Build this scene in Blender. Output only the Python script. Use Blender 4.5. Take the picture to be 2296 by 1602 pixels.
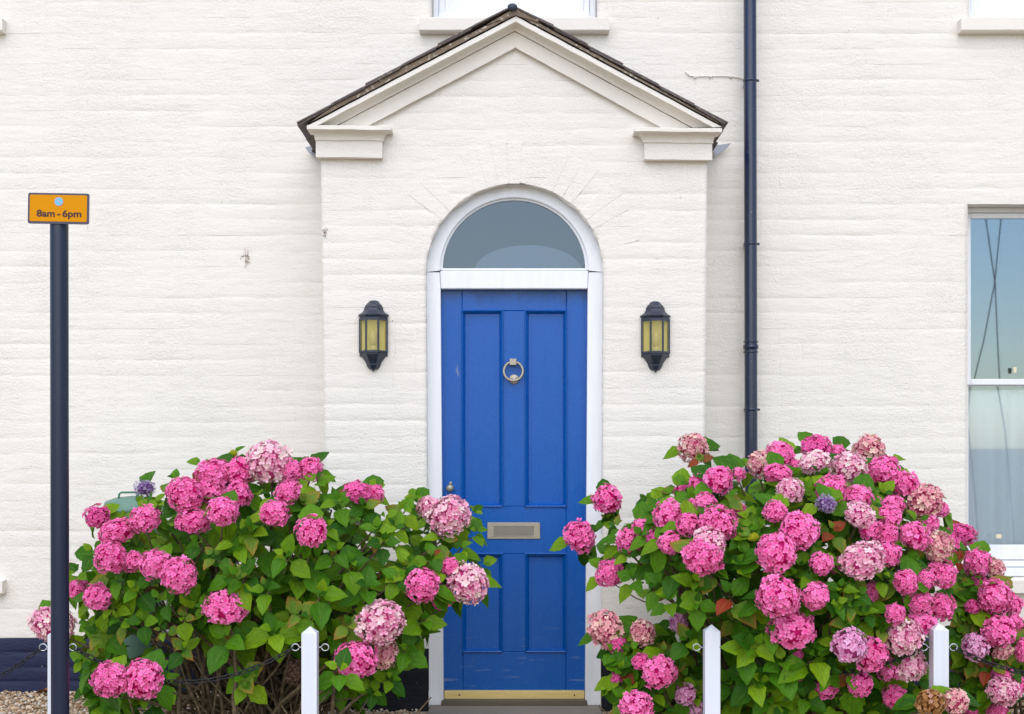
import bpy, bmesh, math, random
import numpy as np
from mathutils import Vector, Matrix, noise

for o in list(bpy.data.objects):
    bpy.data.objects.remove(o, do_unlink=True)
SC = bpy.context.scene
COL = SC.collection
R = math.radians

# ------------------------------------------------------------------ camera, sky, sun, exposure
FPX, UC, VC, EYE = 3010.0, 1150.0, 1000.0, 1.383     # focal length and vanishing point on a 2296 px wide picture; eye height
cam = bpy.data.cameras.new('camera')
cam.sensor_width = 36
cam.lens = 36 * FPX / 2296
cam.shift_x = (1148 - UC) / 2296
cam.shift_y = (VC - 801) / 2296
cam.clip_start, cam.clip_end = 0.1, 3000
camo = bpy.data.objects.new('camera', cam)
camo.location = (0, -7, EYE)
camo.rotation_euler = (R(90), 0, 0)
COL.objects.link(camo)
SC.camera = camo

SUN_EL, SUN_AZ = 50, 185          # azimuth clockwise from +Y: behind and left of the camera
w = bpy.data.worlds.new('World')
SC.world = w
w.use_nodes = True
nt = w.node_tree
sky = nt.nodes.new('ShaderNodeTexSky')
sky.sky_type = 'NISHITA'
sky.sun_disc = False
sky.sun_elevation = R(SUN_EL)
sky.sun_rotation = R(SUN_AZ)
sky.air_density, sky.dust_density, sky.ozone_density = 1.0, 1.0, 1.5
bg = nt.nodes['Background']
bg.inputs['Strength'].default_value = 0.15
nt.links.new(sky.outputs['Color'], bg.inputs['Color'])
sun = bpy.data.lights.new('sun', 'SUN')
sun.energy = 1.35
sun.angle = R(90)
sun.color = (1, .935, .85)
suno = bpy.data.objects.new('sun', sun)
sd = Vector((math.sin(R(SUN_AZ)) * math.cos(R(SUN_EL)), math.cos(R(SUN_AZ)) * math.cos(R(SUN_EL)), math.sin(R(SUN_EL))))
suno.rotation_euler = sd.to_track_quat('Z', 'Y').to_euler()
suno.location = sd * 30
COL.objects.link(suno)
SC.view_settings.view_transform = 'Standard'
SC.view_settings.look = 'None'
SC.view_settings.gamma = 1
SC.view_settings.exposure = 0.58
SC.view_settings.use_curve_mapping = False
cy = SC.cycles
cy.max_bounces, cy.diffuse_bounces, cy.glossy_bounces, cy.transmission_bounces, cy.transparent_max_bounces = 5, 3, 2, 3, 8

# ------------------------------------------------------------------ helpers
def PX(u, d): return (u - UC) * d / FPX
def PZ(v, d): return EYE - (v - VC) * d / FPX
def P(u, v, d): return Vector((PX(u, d), d - 7, PZ(v, d)))     # picture point at distance d -> place

def tag(o, label=None, cat=None, group=None, kind=None):
    if label: o['label'] = label
    if cat: o['category'] = cat
    if group: o['group'] = group
    if kind: o['kind'] = kind
    return o

def link(o, parent=None):
    COL.objects.link(o)
    if parent is not None:
        o.parent = parent
        o.matrix_parent_inverse = base_of(parent)
    return o

BASES = {}
def base_of(parent):
    return BASES.get(parent.name, Matrix.Identity(4))

def thing(name, loc, label, cat, group=None):
    o = bpy.data.objects.new(name, None)
    o.empty_display_size = .1
    o.location = loc
    COL.objects.link(o)
    BASES[o.name] = Matrix.Translation(-Vector(loc))
    return tag(o, label, cat, group)

def mesh(name, verts, faces, mat, parent=None, smooth=False):
    me = bpy.data.meshes.new(name)
    me.from_pydata([tuple(v) for v in verts], [], faces)
    me.validate()
    if smooth:
        me.shade_smooth()
    if mat: me.materials.append(mat)
    o = bpy.data.objects.new(name, me)
    return link(o, parent)

def fix(me):
    bm = bmesh.new(); bm.from_mesh(me)
    bmesh.ops.recalc_face_normals(bm, faces=bm.faces)
    bm.to_mesh(me); bm.free()

def bmobj(name, bm, mat, parent=None, smooth=False):
    bmesh.ops.recalc_face_normals(bm, faces=bm.faces)
    me = bpy.data.meshes.new(name)
    bm.to_mesh(me); bm.free()
    if smooth:
        me.shade_smooth()
    if mat: me.materials.append(mat)
    o = bpy.data.objects.new(name, me)
    return link(o, parent)

def poly(name, pts, y0, y1, mat, parent=None, bev=0.0, seg=1):
    """XZ outline (list of (x,z)) extruded from y0 to y1"""
    bm = bmesh.new()
    a = [bm.verts.new((x, y0, z)) for x, z in pts]
    b = [bm.verts.new((x, y1, z)) for x, z in pts]
    n = len(pts)
    bm.faces.new(a); bm.faces.new(b[::-1])
    for i in range(n):
        bm.faces.new((a[i], b[i], b[(i + 1) % n], a[(i + 1) % n]))
    if bev:
        bmesh.ops.bevel(bm, geom=list(bm.edges), offset=bev, segments=seg, affect='EDGES')
    return bmobj(name, bm, mat, parent)

def pp(name, uv, d, th, mat, parent=None, bev=0.0, seg=1):
    """outline read in the picture, standing at distance d, th thick"""
    return poly(name, [(PX(u, d), PZ(v, d)) for u, v in uv], d - 7, d - 7 + th, mat, parent, bev, seg)

def box(name, x0, x1, y0, y1, z0, z1, mat, parent=None, bev=0.0, seg=1):
    return poly(name, [(x0, z0), (x1, z0), (x1, z1), (x0, z1)], y0, y1, mat, parent, bev, seg)

def tube_data(pts, rad, n=6, cap=True):
    pts = [Vector(p) for p in pts]
    m = len(pts)
    if not hasattr(rad, '__len__'): rad = [rad] * m
    V, F = [], []
    prev = None
    for i, p in enumerate(pts):
        t = (pts[min(i + 1, m - 1)] - pts[max(i - 1, 0)]).normalized()
        if prev is None:
            a = Vector((0, 0, 1)) if abs(t.z) < .9 else Vector((1, 0, 0))
            x = t.cross(a).normalized()
        else:
            x = (prev - t * prev.dot(t)).normalized()
        prev = x
        y = t.cross(x)
        for k in range(n):
            an = 2 * math.pi * k / n
            V.append(p + (x * math.cos(an) + y * math.sin(an)) * rad[i])
    for i in range(m - 1):
        for k in range(n):
            F.append((i * n + k, i * n + (k + 1) % n, (i + 1) * n + (k + 1) % n, (i + 1) * n + k))
    if cap:
        F.append(tuple(range(n))[::-1]); F.append(tuple(range((m - 1) * n, m * n)))
    return V, F

def tube(name, pts, rad, mat, parent=None, n=8, smooth=True):
    V, F = tube_data(pts, rad, n)
    return mesh(name, V, F, mat, parent, smooth)

def lathe(name, prof, origin, mat, parent=None, n=24, axis='Z', smooth=True):
    """prof: list of (r, h) along the axis"""
    V, F = [], []
    O = Vector(origin)
    for r, h in prof:
        for k in range(n):
            a = 2 * math.pi * k / n
            c, s = r * math.cos(a), r * math.sin(a)
            V.append(O + (Vector((c, s, h)) if axis == 'Z' else Vector((c, -h, s))))
    m = len(prof)
    for i in range(m - 1):
        for k in range(n):
            F.append((i * n + k, i * n + (k + 1) % n, (i + 1) * n + (k + 1) % n, (i + 1) * n + k))
    F.append(tuple(range(n))[::-1]); F.append(tuple(range((m - 1) * n, m * n)))
    o = mesh(name, V, F, mat, parent, smooth)
    fix(o.data)
    return o

def N1(x, y=0., z=0.): return noise.noise(Vector((x, y, z)))

# ------------------------------------------------------------------ materials
MAT = {}
def principled(name, col, rough=.6, metal=0., spec=.5, coat=0.):
    m = bpy.data.materials.new(name); m.use_nodes = True
    b = m.node_tree.nodes['Principled BSDF']
    b.inputs['Base Color'].default_value = (*col, 1)
    b.inputs['Roughness'].default_value = rough
    b.inputs['Metallic'].default_value = metal
    b.inputs['Specular IOR Level'].default_value = spec
    b.inputs['Coat Weight'].default_value = coat
    b.inputs['Coat Roughness'].default_value = .08
    MAT[name] = m
    return m, m.node_tree, b

def nn(nt, t, **kw):
    n = nt.nodes.new(t)
    for k, v in kw.items():
        if k in n.inputs: n.inputs[k].default_value = v
        else: setattr(n, k, v)
    return n

def noise_tex(nt, scale, detail=4, rough=.55, vec=None, dist=0.):
    n = nn(nt, 'ShaderNodeTexNoise', Scale=scale, Detail=detail, Roughness=rough, Distortion=dist)
    if vec is None:
        tc = nt.nodes.new('ShaderNodeTexCoord'); vec = tc.outputs['Object']
    nt.links.new(vec, n.inputs['Vector'])
    return n

def stretched(nt, sx, sy, sz, src='Object'):
    tc = nt.nodes.new('ShaderNodeTexCoord')
    mp = nn(nt, 'ShaderNodeMapping')
    mp.inputs['Scale'].default_value = (sx, sy, sz)
    nt.links.new(tc.outputs[src], mp.inputs['Vector'])
    return mp.outputs['Vector']

def ramp(nt, fac, stops, interp='LINEAR'):
    r = nt.nodes.new('ShaderNodeValToRGB')
    r.color_ramp.interpolation = interp
    e = r.color_ramp.elements
    while len(e) < len(stops): e.new(.5)
    for i, (p, c) in enumerate(stops):
        e[i].position = p
        e[i].color = (*c, 1) if len(c) == 3 else c
    nt.links.new(fac, r.inputs['Fac'])
    return r

def bump(nt, b, height, strength, dist, prev=None):
    bp = nn(nt, 'ShaderNodeBump', Strength=strength, Distance=dist)
    nt.links.new(height, bp.inputs['Height'])
    if prev is not None: nt.links.new(prev, bp.inputs['Normal'])
    nt.links.new(bp.outputs['Normal'], b.inputs['Normal'])
    return bp.outputs['Normal']

def mixcol(nt, fac, a, b_, mode='MIX'):
    m = nn(nt, 'ShaderNodeMix', data_type='RGBA', blend_type=mode)
    for sock, val in ((m.inputs[0], fac), (m.inputs[6], a), (m.inputs[7], b_)):
        if hasattr(val, 'links') or hasattr(val, 'is_linked'): nt.links.new(val, sock)
        else: sock.default_value = val if not isinstance(val, tuple) or len(val) == 4 else (*val, 1)
    return m.outputs[2]

def painted_wall(name, col, dirt, speck, bumpk=1.0, rough=.8, joints=None):
    m, nt, b = principled(name, col, rough, spec=.25)
    big = noise_tex(nt, 1.6, 4)
    r = ramp(nt, big.outputs['Fac'], [(.3, tuple(c * .965 for c in col)), (.7, col)])
    st = noise_tex(nt, 1.0, 5, .6, stretched(nt, 2.2, 2.2, .45))
    r2 = ramp(nt, st.outputs['Fac'], [(.60, (0, 0, 0)), (.78, (1, 1, 1))])
    sc = nn(nt, 'ShaderNodeMath', operation='MULTIPLY'); sc.inputs[1].default_value = .28
    nt.links.new(r2.outputs['Color'], sc.inputs[0])
    c1 = mixcol(nt, sc.outputs[0], r.outputs['Color'], dirt)
    # sparse little specks of grime
    vo = nn(nt, 'ShaderNodeTexVoronoi', Scale=16.); vo.inputs['Randomness'].default_value = 1
    tc = nt.nodes.new('ShaderNodeTexCoord'); nt.links.new(tc.outputs['Object'], vo.inputs['Vector'])
    lt = nn(nt, 'ShaderNodeMath', operation='LESS_THAN'); lt.inputs[1].default_value = .045
    nt.links.new(vo.outputs['Distance'], lt.inputs[0])
    sp = nt.nodes.new('ShaderNodeSeparateColor'); nt.links.new(vo.outputs['Color'], sp.inputs[0])
    gt = nn(nt, 'ShaderNodeMath', operation='GREATER_THAN'); gt.inputs[1].default_value = .955
    nt.links.new(sp.outputs[0], gt.inputs[0])
    mu = nn(nt, 'ShaderNodeMath', operation='MULTIPLY')
    nt.links.new(lt.outputs[0], mu.inputs[0]); nt.links.new(gt.outputs[0], mu.inputs[1])
    c2 = mixcol(nt, mu.outputs[0], c1, speck)
    nt.links.new(c2, b.inputs['Base Color'])
    f = noise_tex(nt, 95, 4, .6)
    pm = noise_tex(nt, 3.1, 3, .6)
    pr_ = ramp(nt, pm.outputs['Fac'], [(.36, (.25, .25, .25)), (.64, (1, 1, 1))])
    hm = nn(nt, 'ShaderNodeMath', operation='MULTIPLY')
    nt.links.new(f.outputs['Fac'], hm.inputs[0]); nt.links.new(pr_.outputs['Color'], hm.inputs[1])
    nrm = bump(nt, b, hm.outputs[0], .85 * bumpk, .007)
    f2 = noise_tex(nt, 1.0, 4, .6, stretched(nt, 9, 9, 40))
    nr2 = bump(nt, b, f2.outputs['Fac'], .35 * bumpk, .012, nrm)
    if joints:
        pitch, z0 = joints
        sx = nt.nodes.new('ShaderNodeSeparateXYZ'); nt.links.new(tc.outputs['Object'], sx.inputs[0])
        def mth(op, a, c=None):
            q = nn(nt, 'ShaderNodeMath', operation=op)
            for i, val in enumerate((a, c)):
                if val is None: continue
                if isinstance(val, (int, float)): q.inputs[i].default_value = val
                else: nt.links.new(val, q.inputs[i])
            return q.outputs[0]
        row = mth('FLOOR', mth('DIVIDE', mth('SUBTRACT', sx.outputs['Z'], z0), pitch))
        jit = mth('FRACT', mth('MULTIPLY', mth('SINE', mth('MULTIPLY', row, 12.9898)), 43.7))
        sh = mth('ADD', mth('MULTIPLY', mth('MODULO', mth('ADD', row, 100.), 2.), .1175), mth('MULTIPLY', jit, .03))
        wob = mth('MULTIPLY', mth('SUBTRACT', f.outputs['Fac'], .5), .010)
        fx = mth('FRACT', mth('DIVIDE', mth('ADD', mth('ADD', mth('ADD', sx.outputs['X'], 20.), sh), wob), .235))
        dd = mth('ABSOLUTE', mth('SUBTRACT', fx, .5))
        gr = ramp(nt, dd, [(.455, (1, 1, 1)), (.495, (0, 0, 0))])
        mk = noise_tex(nt, 2.3, 3, .6)
        mr = ramp(nt, mk.outputs['Fac'], [(.47, (0, 0, 0)), (.62, (1, 1, 1))])
        hh = mth('ADD', mth('MULTIPLY', mth('SUBTRACT', gr.outputs['Color'], 1.), mr.outputs['Color']), 1.)
        bump(nt, b, hh, .30, .004, nr2)
    return m

WALL = painted_wall('cream_wall_paint', (.845, .795, .72), (.79, .73, .63), (.25, .2, .15), joints=(.08697, 3.7764))
PORCHM = painted_wall('cream_porch_paint', (.85, .797, .725), (.80, .74, .62), (.25, .2, .15), 1.0, joints=(64.8 / 1.784 * 7 / 3010, 1.383 - (1230 / 1.784 - 1000) * 7 / 3010))
TRIMC = painted_wall('cream_moulding_paint', (.84, .785, .705), (.77, .70, .53), (.3, .25, .2), .7)
SILLM = painted_wall('cream_sill_paint', (.81, .755, .68), (.72, .65, .54), (.2, .16, .1), .4)
PLINTH = painted_wall('navy_plinth_paint', (.018, .024, .064), (.05, .058, .09), (.4, .4, .42), 1.2, .55)
PLINTHB = painted_wall('black_plinth_paint', (.008, .009, .014), (.02, .02, .025), (.4, .4, .42), 1.2, .55)

def gloss_paint(name, col, rough, wear=None, grain=(30, 30, 3), bk=.15, coat=.0, thr=.72):
    m, nt, b = principled(name, col, rough, coat=coat)
    g = noise_tex(nt, 1.0, 4, .6, stretched(nt, *grain))
    r = ramp(nt, g.outputs['Fac'], [(.3, tuple(c * .92 for c in col)), (.7, col)])
    last = r.outputs['Color']
    if wear:
        s = noise_tex(nt, 60, 3, .6)
        rr = ramp(nt, s.outputs['Fac'], [(thr, (0, 0, 0)), (thr + .04, (1, 1, 1))])
        last = mixcol(nt, rr.outputs['Color'], last, wear)
    nt.links.new(last, b.inputs['Base Color'])
    f = noise_tex(nt, 140, 3, .6)
    nrm = bump(nt, b, g.outputs['Fac'], bk, .004)
    bump(nt, b, f.outputs['Fac'], bk, .0015, nrm)
    return m

def specks(m, scale, size, rare, col):
    """sparse chips and droppings on paint"""
    nt = m.node_tree; b = nt.nodes['Principled BSDF']
    src = b.inputs['Base Color'].links[0].from_socket
    vo = nn(nt, 'ShaderNodeTexVoronoi', Scale=scale)
    nt.links.new(stretched(nt, 1, 1, .45), vo.inputs['Vector'])
    lt = nn(nt, 'ShaderNodeMath', operation='LESS_THAN'); lt.inputs[1].default_value = size
    nt.links.new(vo.outputs['Distance'], lt.inputs[0])
    sp = nt.nodes.new('ShaderNodeSeparateColor'); nt.links.new(vo.outputs['Color'], sp.inputs[0])
    gt = nn(nt, 'ShaderNodeMath', operation='GREATER_THAN'); gt.inputs[1].default_value = rare
    nt.links.new(sp.outputs[0], gt.inputs[0])
    mu = nn(nt, 'ShaderNodeMath', operation='MULTIPLY')
    nt.links.new(lt.outputs[0], mu.inputs[0]); nt.links.new(gt.outputs[0], mu.inputs[1])
    nt.links.new(mixcol(nt, mu.outputs[0], src, col), b.inputs['Base Color'])

WHITE = gloss_paint('white_gloss_paint', (.85, .86, .885), .38)
POSTW = gloss_paint('white_post_paint', (.74, .77, .83), .45, grain=(40, 40, 2))
BLUE = gloss_paint('blue_door_paint', (.000, .094, .405), .26, grain=(16, 16, 1.2), bk=.6, coat=.08)
BLUE.node_tree.nodes['Principled BSDF'].inputs['Specular IOR Level'].default_value = .32
specks(BLUE, 22., .05, .95, (.62, .66, .74))
def door_wear(m):
    """rain drips under the head of the door, a rubbed patch on the lock stile, grime along the foot"""
    nt = m.node_tree; b = nt.nodes['Principled BSDF']
    src = b.inputs['Base Color'].links[0].from_socket
    tc = nt.nodes.new('ShaderNodeTexCoord'); sx = nt.nodes.new('ShaderNodeSeparateXYZ'); nt.links.new(tc.outputs['Object'], sx.inputs[0])
    def mth(op, a, c=None):
        q = nn(nt, 'ShaderNodeMath', operation=op)
        for i, val in enumerate((a, c)):
            if val is None: continue
            if isinstance(val, (int, float)): q.inputs[i].default_value = val
            else: nt.links.new(val, q.inputs[i])
        return q.outputs[0]
    ztop, zfoot = PZ(650, 7.125), PZ(1549, 7.125)
    n1 = noise_tex(nt, 1.0, 4, .6, stretched(nt, 26, 26, 3.5))
    dz = mth('SUBTRACT', ztop, sx.outputs['Z'])
    k = mth('SUBTRACT', mth('MULTIPLY', n1.outputs['Fac'], .17), dz)
    r = ramp(nt, mth('ADD', mth('MULTIPLY', k, 9.), .1), [(.2, (0, 0, 0)), (.75, (.55, .55, .55))])
    c = mixcol(nt, r.outputs['Color'], src, (.004, .035, .11))
    n2 = noise_tex(nt, 1.0, 5, .65, stretched(nt, 60, 60, 12))
    px, pz = PX(1026, 7.125), PZ(842, 7.125)
    ex = mth('DIVIDE', mth('SUBTRACT', sx.outputs['X'], px), .016); ez = mth('DIVIDE', mth('SUBTRACT', sx.outputs['Z'], pz), .065)
    el = mth('SUBTRACT', 1., mth('ADD', mth('MULTIPLY', ex, ex), mth('MULTIPLY', ez, ez)))
    msk = mth('MULTIPLY', mth('MAXIMUM', el, 0.), mth('GREATER_THAN', n2.outputs['Fac'], .53))
    c = mixcol(nt, mth('MINIMUM', mth('MULTIPLY', msk, .9), .6), c, (.22, .26, .34))
    n3 = noise_tex(nt, 1.0, 4, .6, stretched(nt, 7, 7, 60))
    f = mth('SUBTRACT', .42, mth('SUBTRACT', sx.outputs['Z'], zfoot))
    m3 = mth('MULTIPLY', mth('MAXIMUM', f, 0.), mth('GREATER_THAN', n3.outputs['Fac'], .64))
    c = mixcol(nt, mth('MINIMUM', m3, .35), c, (.25, .30, .42))
    nt.links.new(c, b.inputs['Base Color'])
    n4 = noise_tex(nt, 5., 4, .6)
    rr = ramp(nt, n4.outputs['Fac'], [(.3, (.20, .20, .20)), (.7, (.36, .36, .36))])
    nt.links.new(rr.outputs['Color'], b.inputs['Roughness'])
door_wear(BLUE)
IRON = gloss_paint('navy_black_iron', (.008, .017, .052), .25, wear=(.30, .32, .36), bk=.2, coat=.25)
POLE = gloss_paint('navy_black_pole', (.006, .013, .040), .32, bk=.25)
LANTM = gloss_paint('lantern_metal', (.022, .030, .055), .42, wear=(.35, .37, .42), bk=.4)
CHAINM = principled('black_chain_metal', (.012, .012, .014), .45, .2)[0]
ZINC = principled('zinc_plated_steel', (.55, .57, .6), .35, .9)[0]
BRASS = gloss_paint('tarnished_bronze', (.42, .37, .29), .42, wear=(.52, .52, .48), bk=.4)
BRASS.node_tree.nodes['Principled BSDF'].inputs['Metallic'].default_value = .55
BRASSP = gloss_paint('brass_strip_metal', (.80, .60, .24), .38, wear=(.42, .31, .12), grain=(8, 8, 50), bk=.4)
BRASSP.node_tree.nodes['Principled BSDF'].inputs['Metallic'].default_value = .25
VERD = gloss_paint('verdigris_bronze', (.25, .235, .19), .5, wear=(.25, .38, .36), bk=.5)
VERD.node_tree.nodes['Principled BSDF'].inputs['Metallic'].default_value = .4
LEAD = gloss_paint('lead_sheet', (.34, .36, .40), .55, wear=(.65, .66, .68), bk=.6)
WOODS = gloss_paint('weathered_sill_wood', (.13, .105, .075), .8, wear=(.30, .28, .2), grain=(3, 40, 60), bk=.9)
STONE = gloss_paint('worn_stone', (.27, .24, .20), .9, wear=(.42, .40, .36), grain=(20, 20, 20), bk=1.)
SLATE = gloss_paint('purple_slate', (.105, .080, .074), .6, wear=(.30, .26, .17), grain=(10, 10, 10), bk=.8, thr=.60)
RIDGE = gloss_paint('blue_grey_ridge', (.03, .04, .06), .5, bk=.5)
MORTAR = gloss_paint('lichen_mortar', (.21, .155, .11), .95, wear=(.55, .51, .42), grain=(30, 30, 30), bk=1., thr=.60)
YELLOW = principled('sign_yellow', (.68, .27, .0), .6, spec=.12)[0]
SIGNBK = principled('sign_grey_border', (.055, .045, .085), .4)[0]
INK = principled('sign_ink', (.045, .008, .006), .5)[0]
SKYB = principled('faded_blue_print', (.13, .50, .78), .5)[0]
FADE = principled('faded_pink_print', (.62, .30, .38), .5)[0]
BINM = gloss_paint('faded_green_plastic', (.13, .25, .19), .5, wear=(.2, .33, .27), bk=.3)
BINH = principled('green_handle_plastic', (.05, .19, .12), .4)[0]
ROOMM = principled('room_wall', (.22, .25, .28), .9)[0]
FABRIC = principled('net_fabric', (.72, .78, .80), .9)[0]
CREAMP = principled('ivory_plastic', (.75, .68, .48), .5)[0]
BULB = principled('bulb_glass', (.62, .60, .48), .4)[0]

def glassmat(name, tint, refl, rough=.02):
    m = bpy.data.materials.new(name); m.use_nodes = True
    nt = m.node_tree
    nt.nodes.remove(nt.nodes['Principled BSDF'])
    out = nt.nodes['Material Output']
    tr = nn(nt, 'ShaderNodeBsdfTransparent'); tr.inputs['Color'].default_value = (*tint, 1)
    gl = nn(nt, 'ShaderNodeBsdfGlossy', Roughness=rough)
    gl.inputs['Color'].default_value = (.76, .90, 1, 1)
    lw = nn(nt, 'ShaderNodeFresnel', IOR=1.5)
    ad = nn(nt, 'ShaderNodeMath', operation='ADD'); ad.inputs[1].default_value = refl
    nt.links.new(lw.outputs[0], ad.inputs[0])
    mx = nn(nt, 'ShaderNodeMixShader')
    nt.links.new(ad.outputs[0], mx.inputs[0]); nt.links.new(tr.outputs[0], mx.inputs[1]); nt.links.new(gl.outputs[0], mx.inputs[2])
    nt.links.new(mx.outputs[0], out.inputs['Surface'])
    return m
GLASS = glassmat('window_glass', (.96, .985, 1.), .13)
FGLASS = glassmat('fanlight_glass', (.7, .74, .8), .02, .12)

def amberglass():
    m, nt, b = principled('amber_lantern_glass', (.62, .54, .20), .3)
    out = nt.nodes['Material Output']
    tr = nn(nt, 'ShaderNodeBsdfTransparent'); tr.inputs['Color'].default_value = (1., .95, .68, 1)
    mx = nn(nt, 'ShaderNodeMixShader', Fac=.66)
    nt.links.new(b.outputs[0], mx.inputs[1]); nt.links.new(tr.outputs[0], mx.inputs[2])
    nt.links.new(mx.outputs[0], out.inputs['Surface'])
    return m
AMBER = amberglass()

def barkmat(name, c0, c1):
    m, nt, b = principled(name, c0, .85, spec=.2)
    g = noise_tex(nt, 40, 4, .6)
    r = ramp(nt, g.outputs['Fac'], [(.3, c0), (.7, c1)])
    nt.links.new(r.outputs['Color'], b.inputs['Base Color'])
    bump(nt, b, g.outputs['Fac'], .6, .004)
    return m
BARK = barkmat('woody_stem', (.07, .05, .03), (.20, .15, .09))
GSTEM = barkmat('green_stem', (.11, .15, .03), (.22, .20, .07))

def ntadd(nt, vec, val):
    k = nn(nt, 'ShaderNodeMath', operation='MULTIPLY'); nt.links.new(val, k.inputs[0]); k.inputs[1].default_value = 37.
    cb = nt.nodes.new('ShaderNodeCombineXYZ'); nt.links.new(k.outputs[0], cb.inputs['Z'])
    va = nn(nt, 'ShaderNodeVectorMath', operation='ADD')
    nt.links.new(vec, va.inputs[0]); nt.links.new(cb.outputs[0], va.inputs[1])
    return va.outputs[0]

def leafmat(name, c0, c1, c2, edge=None, trans=.22):
    m, nt, b = principled(name, c0, .45, spec=.18)
    out = nt.nodes['Material Output']
    oi = nt.nodes.new('ShaderNodeObjectInfo')
    at = nn(nt, 'ShaderNodeAttribute', attribute_name='rnd')
    ad = nn(nt, 'ShaderNodeMath', operation='ADD')
    nt.links.new(oi.outputs['Random'], ad.inputs[0]); nt.links.new(at.outputs['Fac'], ad.inputs[1])
    fr = nn(nt, 'ShaderNodeMath', operation='FRACT'); nt.links.new(ad.outputs[0], fr.inputs[0])
    r = ramp(nt, fr.outputs[0], [(0., c0), (.5, c1), (1., c2)])
    uv = nn(nt, 'ShaderNodeUVMap', uv_map='leaf')
    sx = nt.nodes.new('ShaderNodeSeparateXYZ'); nt.links.new(uv.outputs[0], sx.inputs[0])
    # side veins: stripes slanting away from the midrib
    a = nn(nt, 'ShaderNodeMath', operation='ABSOLUTE'); nt.links.new(sx.outputs['X'], a.inputs[0])
    k = nn(nt, 'ShaderNodeMath', operation='MULTIPLY_ADD'); nt.links.new(a.outputs[0], k.inputs[0]); k.inputs[1].default_value = -.42
    nt.links.new(sx.outputs['Y'], k.inputs[2])
    s = nn(nt, 'ShaderNodeMath', operation='MULTIPLY'); nt.links.new(k.outputs[0], s.inputs[0]); s.inputs[1].default_value = 9 * 2 * math.pi
    sn = nn(nt, 'ShaderNodeMath', operation='COSINE'); nt.links.new(s.outputs[0], sn.inputs[0])
    vr = ramp(nt, sn.outputs[0], [(.80, (0, 0, 0)), (1., (1, 1, 1))])
    mr = ramp(nt, a.outputs[0], [(.02, (1, 1, 1)), (.09, (0, 0, 0))])
    mxv = nn(nt, 'ShaderNodeMath', operation='MAXIMUM')
    nt.links.new(vr.outputs['Color'], mxv.inputs[0]); nt.links.new(mr.outputs['Color'], mxv.inputs[1])
    f = nn(nt, 'ShaderNodeMath', operation='MULTIPLY'); nt.links.new(mxv.outputs[0], f.inputs[0]); f.inputs[1].default_value = .35
    col = mixcol(nt, f.outputs[0], r.outputs['Color'], (.20, .33, .07))
    nz = noise_tex(nt, 3.5, 3, .6, uv.outputs[0])
    rn = ramp(nt, nz.outputs['Fac'], [(.35, (.72, .76, .70)), (.65, (1.08, 1.05, 1.05))])
    col = mixcol(nt, 1.0, col, rn.outputs['Color'], 'MULTIPLY')
    bz = noise_tex(nt, 7., 4, .6, ntadd(nt, uv.outputs[0], fr.outputs[0]))
    br = ramp(nt, bz.outputs['Fac'], [(.70, (0, 0, 0)), (.76, (1, 1, 1))])
    col = mixcol(nt, br.outputs['Color'], col, (.16, .08, .02))
    if edge:
        e = nn(nt, 'ShaderNodeMath', operation='MULTIPLY_ADD')
        nt.links.new(sx.outputs['Y'], e.inputs[0]); e.inputs[1].default_value = 1.0
        ak = nn(nt, 'ShaderNodeMath', operation='MULTIPLY'); ak.inputs[1].default_value = .38
        nt.links.new(a.outputs[0], ak.inputs[0]); nt.links.new(ak.outputs[0], e.inputs[2])
        e2 = nn(nt, 'ShaderNodeMath', operation='ADD')
        nt.links.new(e.outputs[0], e2.inputs[0]); nt.links.new(nz.outputs['Fac'], e2.inputs[1])
        re = ramp(nt, e2.outputs[0], [(.60, (0, 0, 0)), (.72, (.25, .25, .25)), (.92, (1, 1, 1))])
        dv = nn(nt, 'ShaderNodeMath', operation='MULTIPLY'); dv.inputs[1].default_value = .55
        nt.links.new(e2.outputs[0], dv.inputs[0])
        nt.links.new(dv.outputs[0], re.inputs['Fac'])
        rc = ramp(nt, fr.outputs[0], [(0., edge[0]), (1., edge[1])])
        col = mixcol(nt, re.outputs['Color'], col, rc.outputs['Color'])
    nt.links.new(col, b.inputs['Base Color'])
    bump(nt, b, mxv.outputs[0], .5, .004)
    tl = nn(nt, 'ShaderNodeBsdfTranslucent'); nt.links.new(col, tl.inputs['Color'])
    mx = nn(nt, 'ShaderNodeMixShader', Fac=trans)
    nt.links.new(b.outputs[0], mx.inputs[1]); nt.links.new(tl.outputs[0], mx.inputs[2])
    nt.links.new(mx.outputs[0], out.inputs['Surface'])
    return m
LEAFG = leafmat('green_leaf', (.022, .115, .004), (.085, .255, .005), (.25, .42, .009))
LEAFY = leafmat('yellowing_leaf', (.09, .24, .02), (.20, .30, .03), (.13, .25, .025), ((.33, .10, .03), (.38, .25, .03)))
LEAFR = leafmat('red_leaf', (.30, .05, .02), (.28, .10, .03), (.45, .02, .02), ((.32, .03, .015), (.22, .06, .02)))

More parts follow.
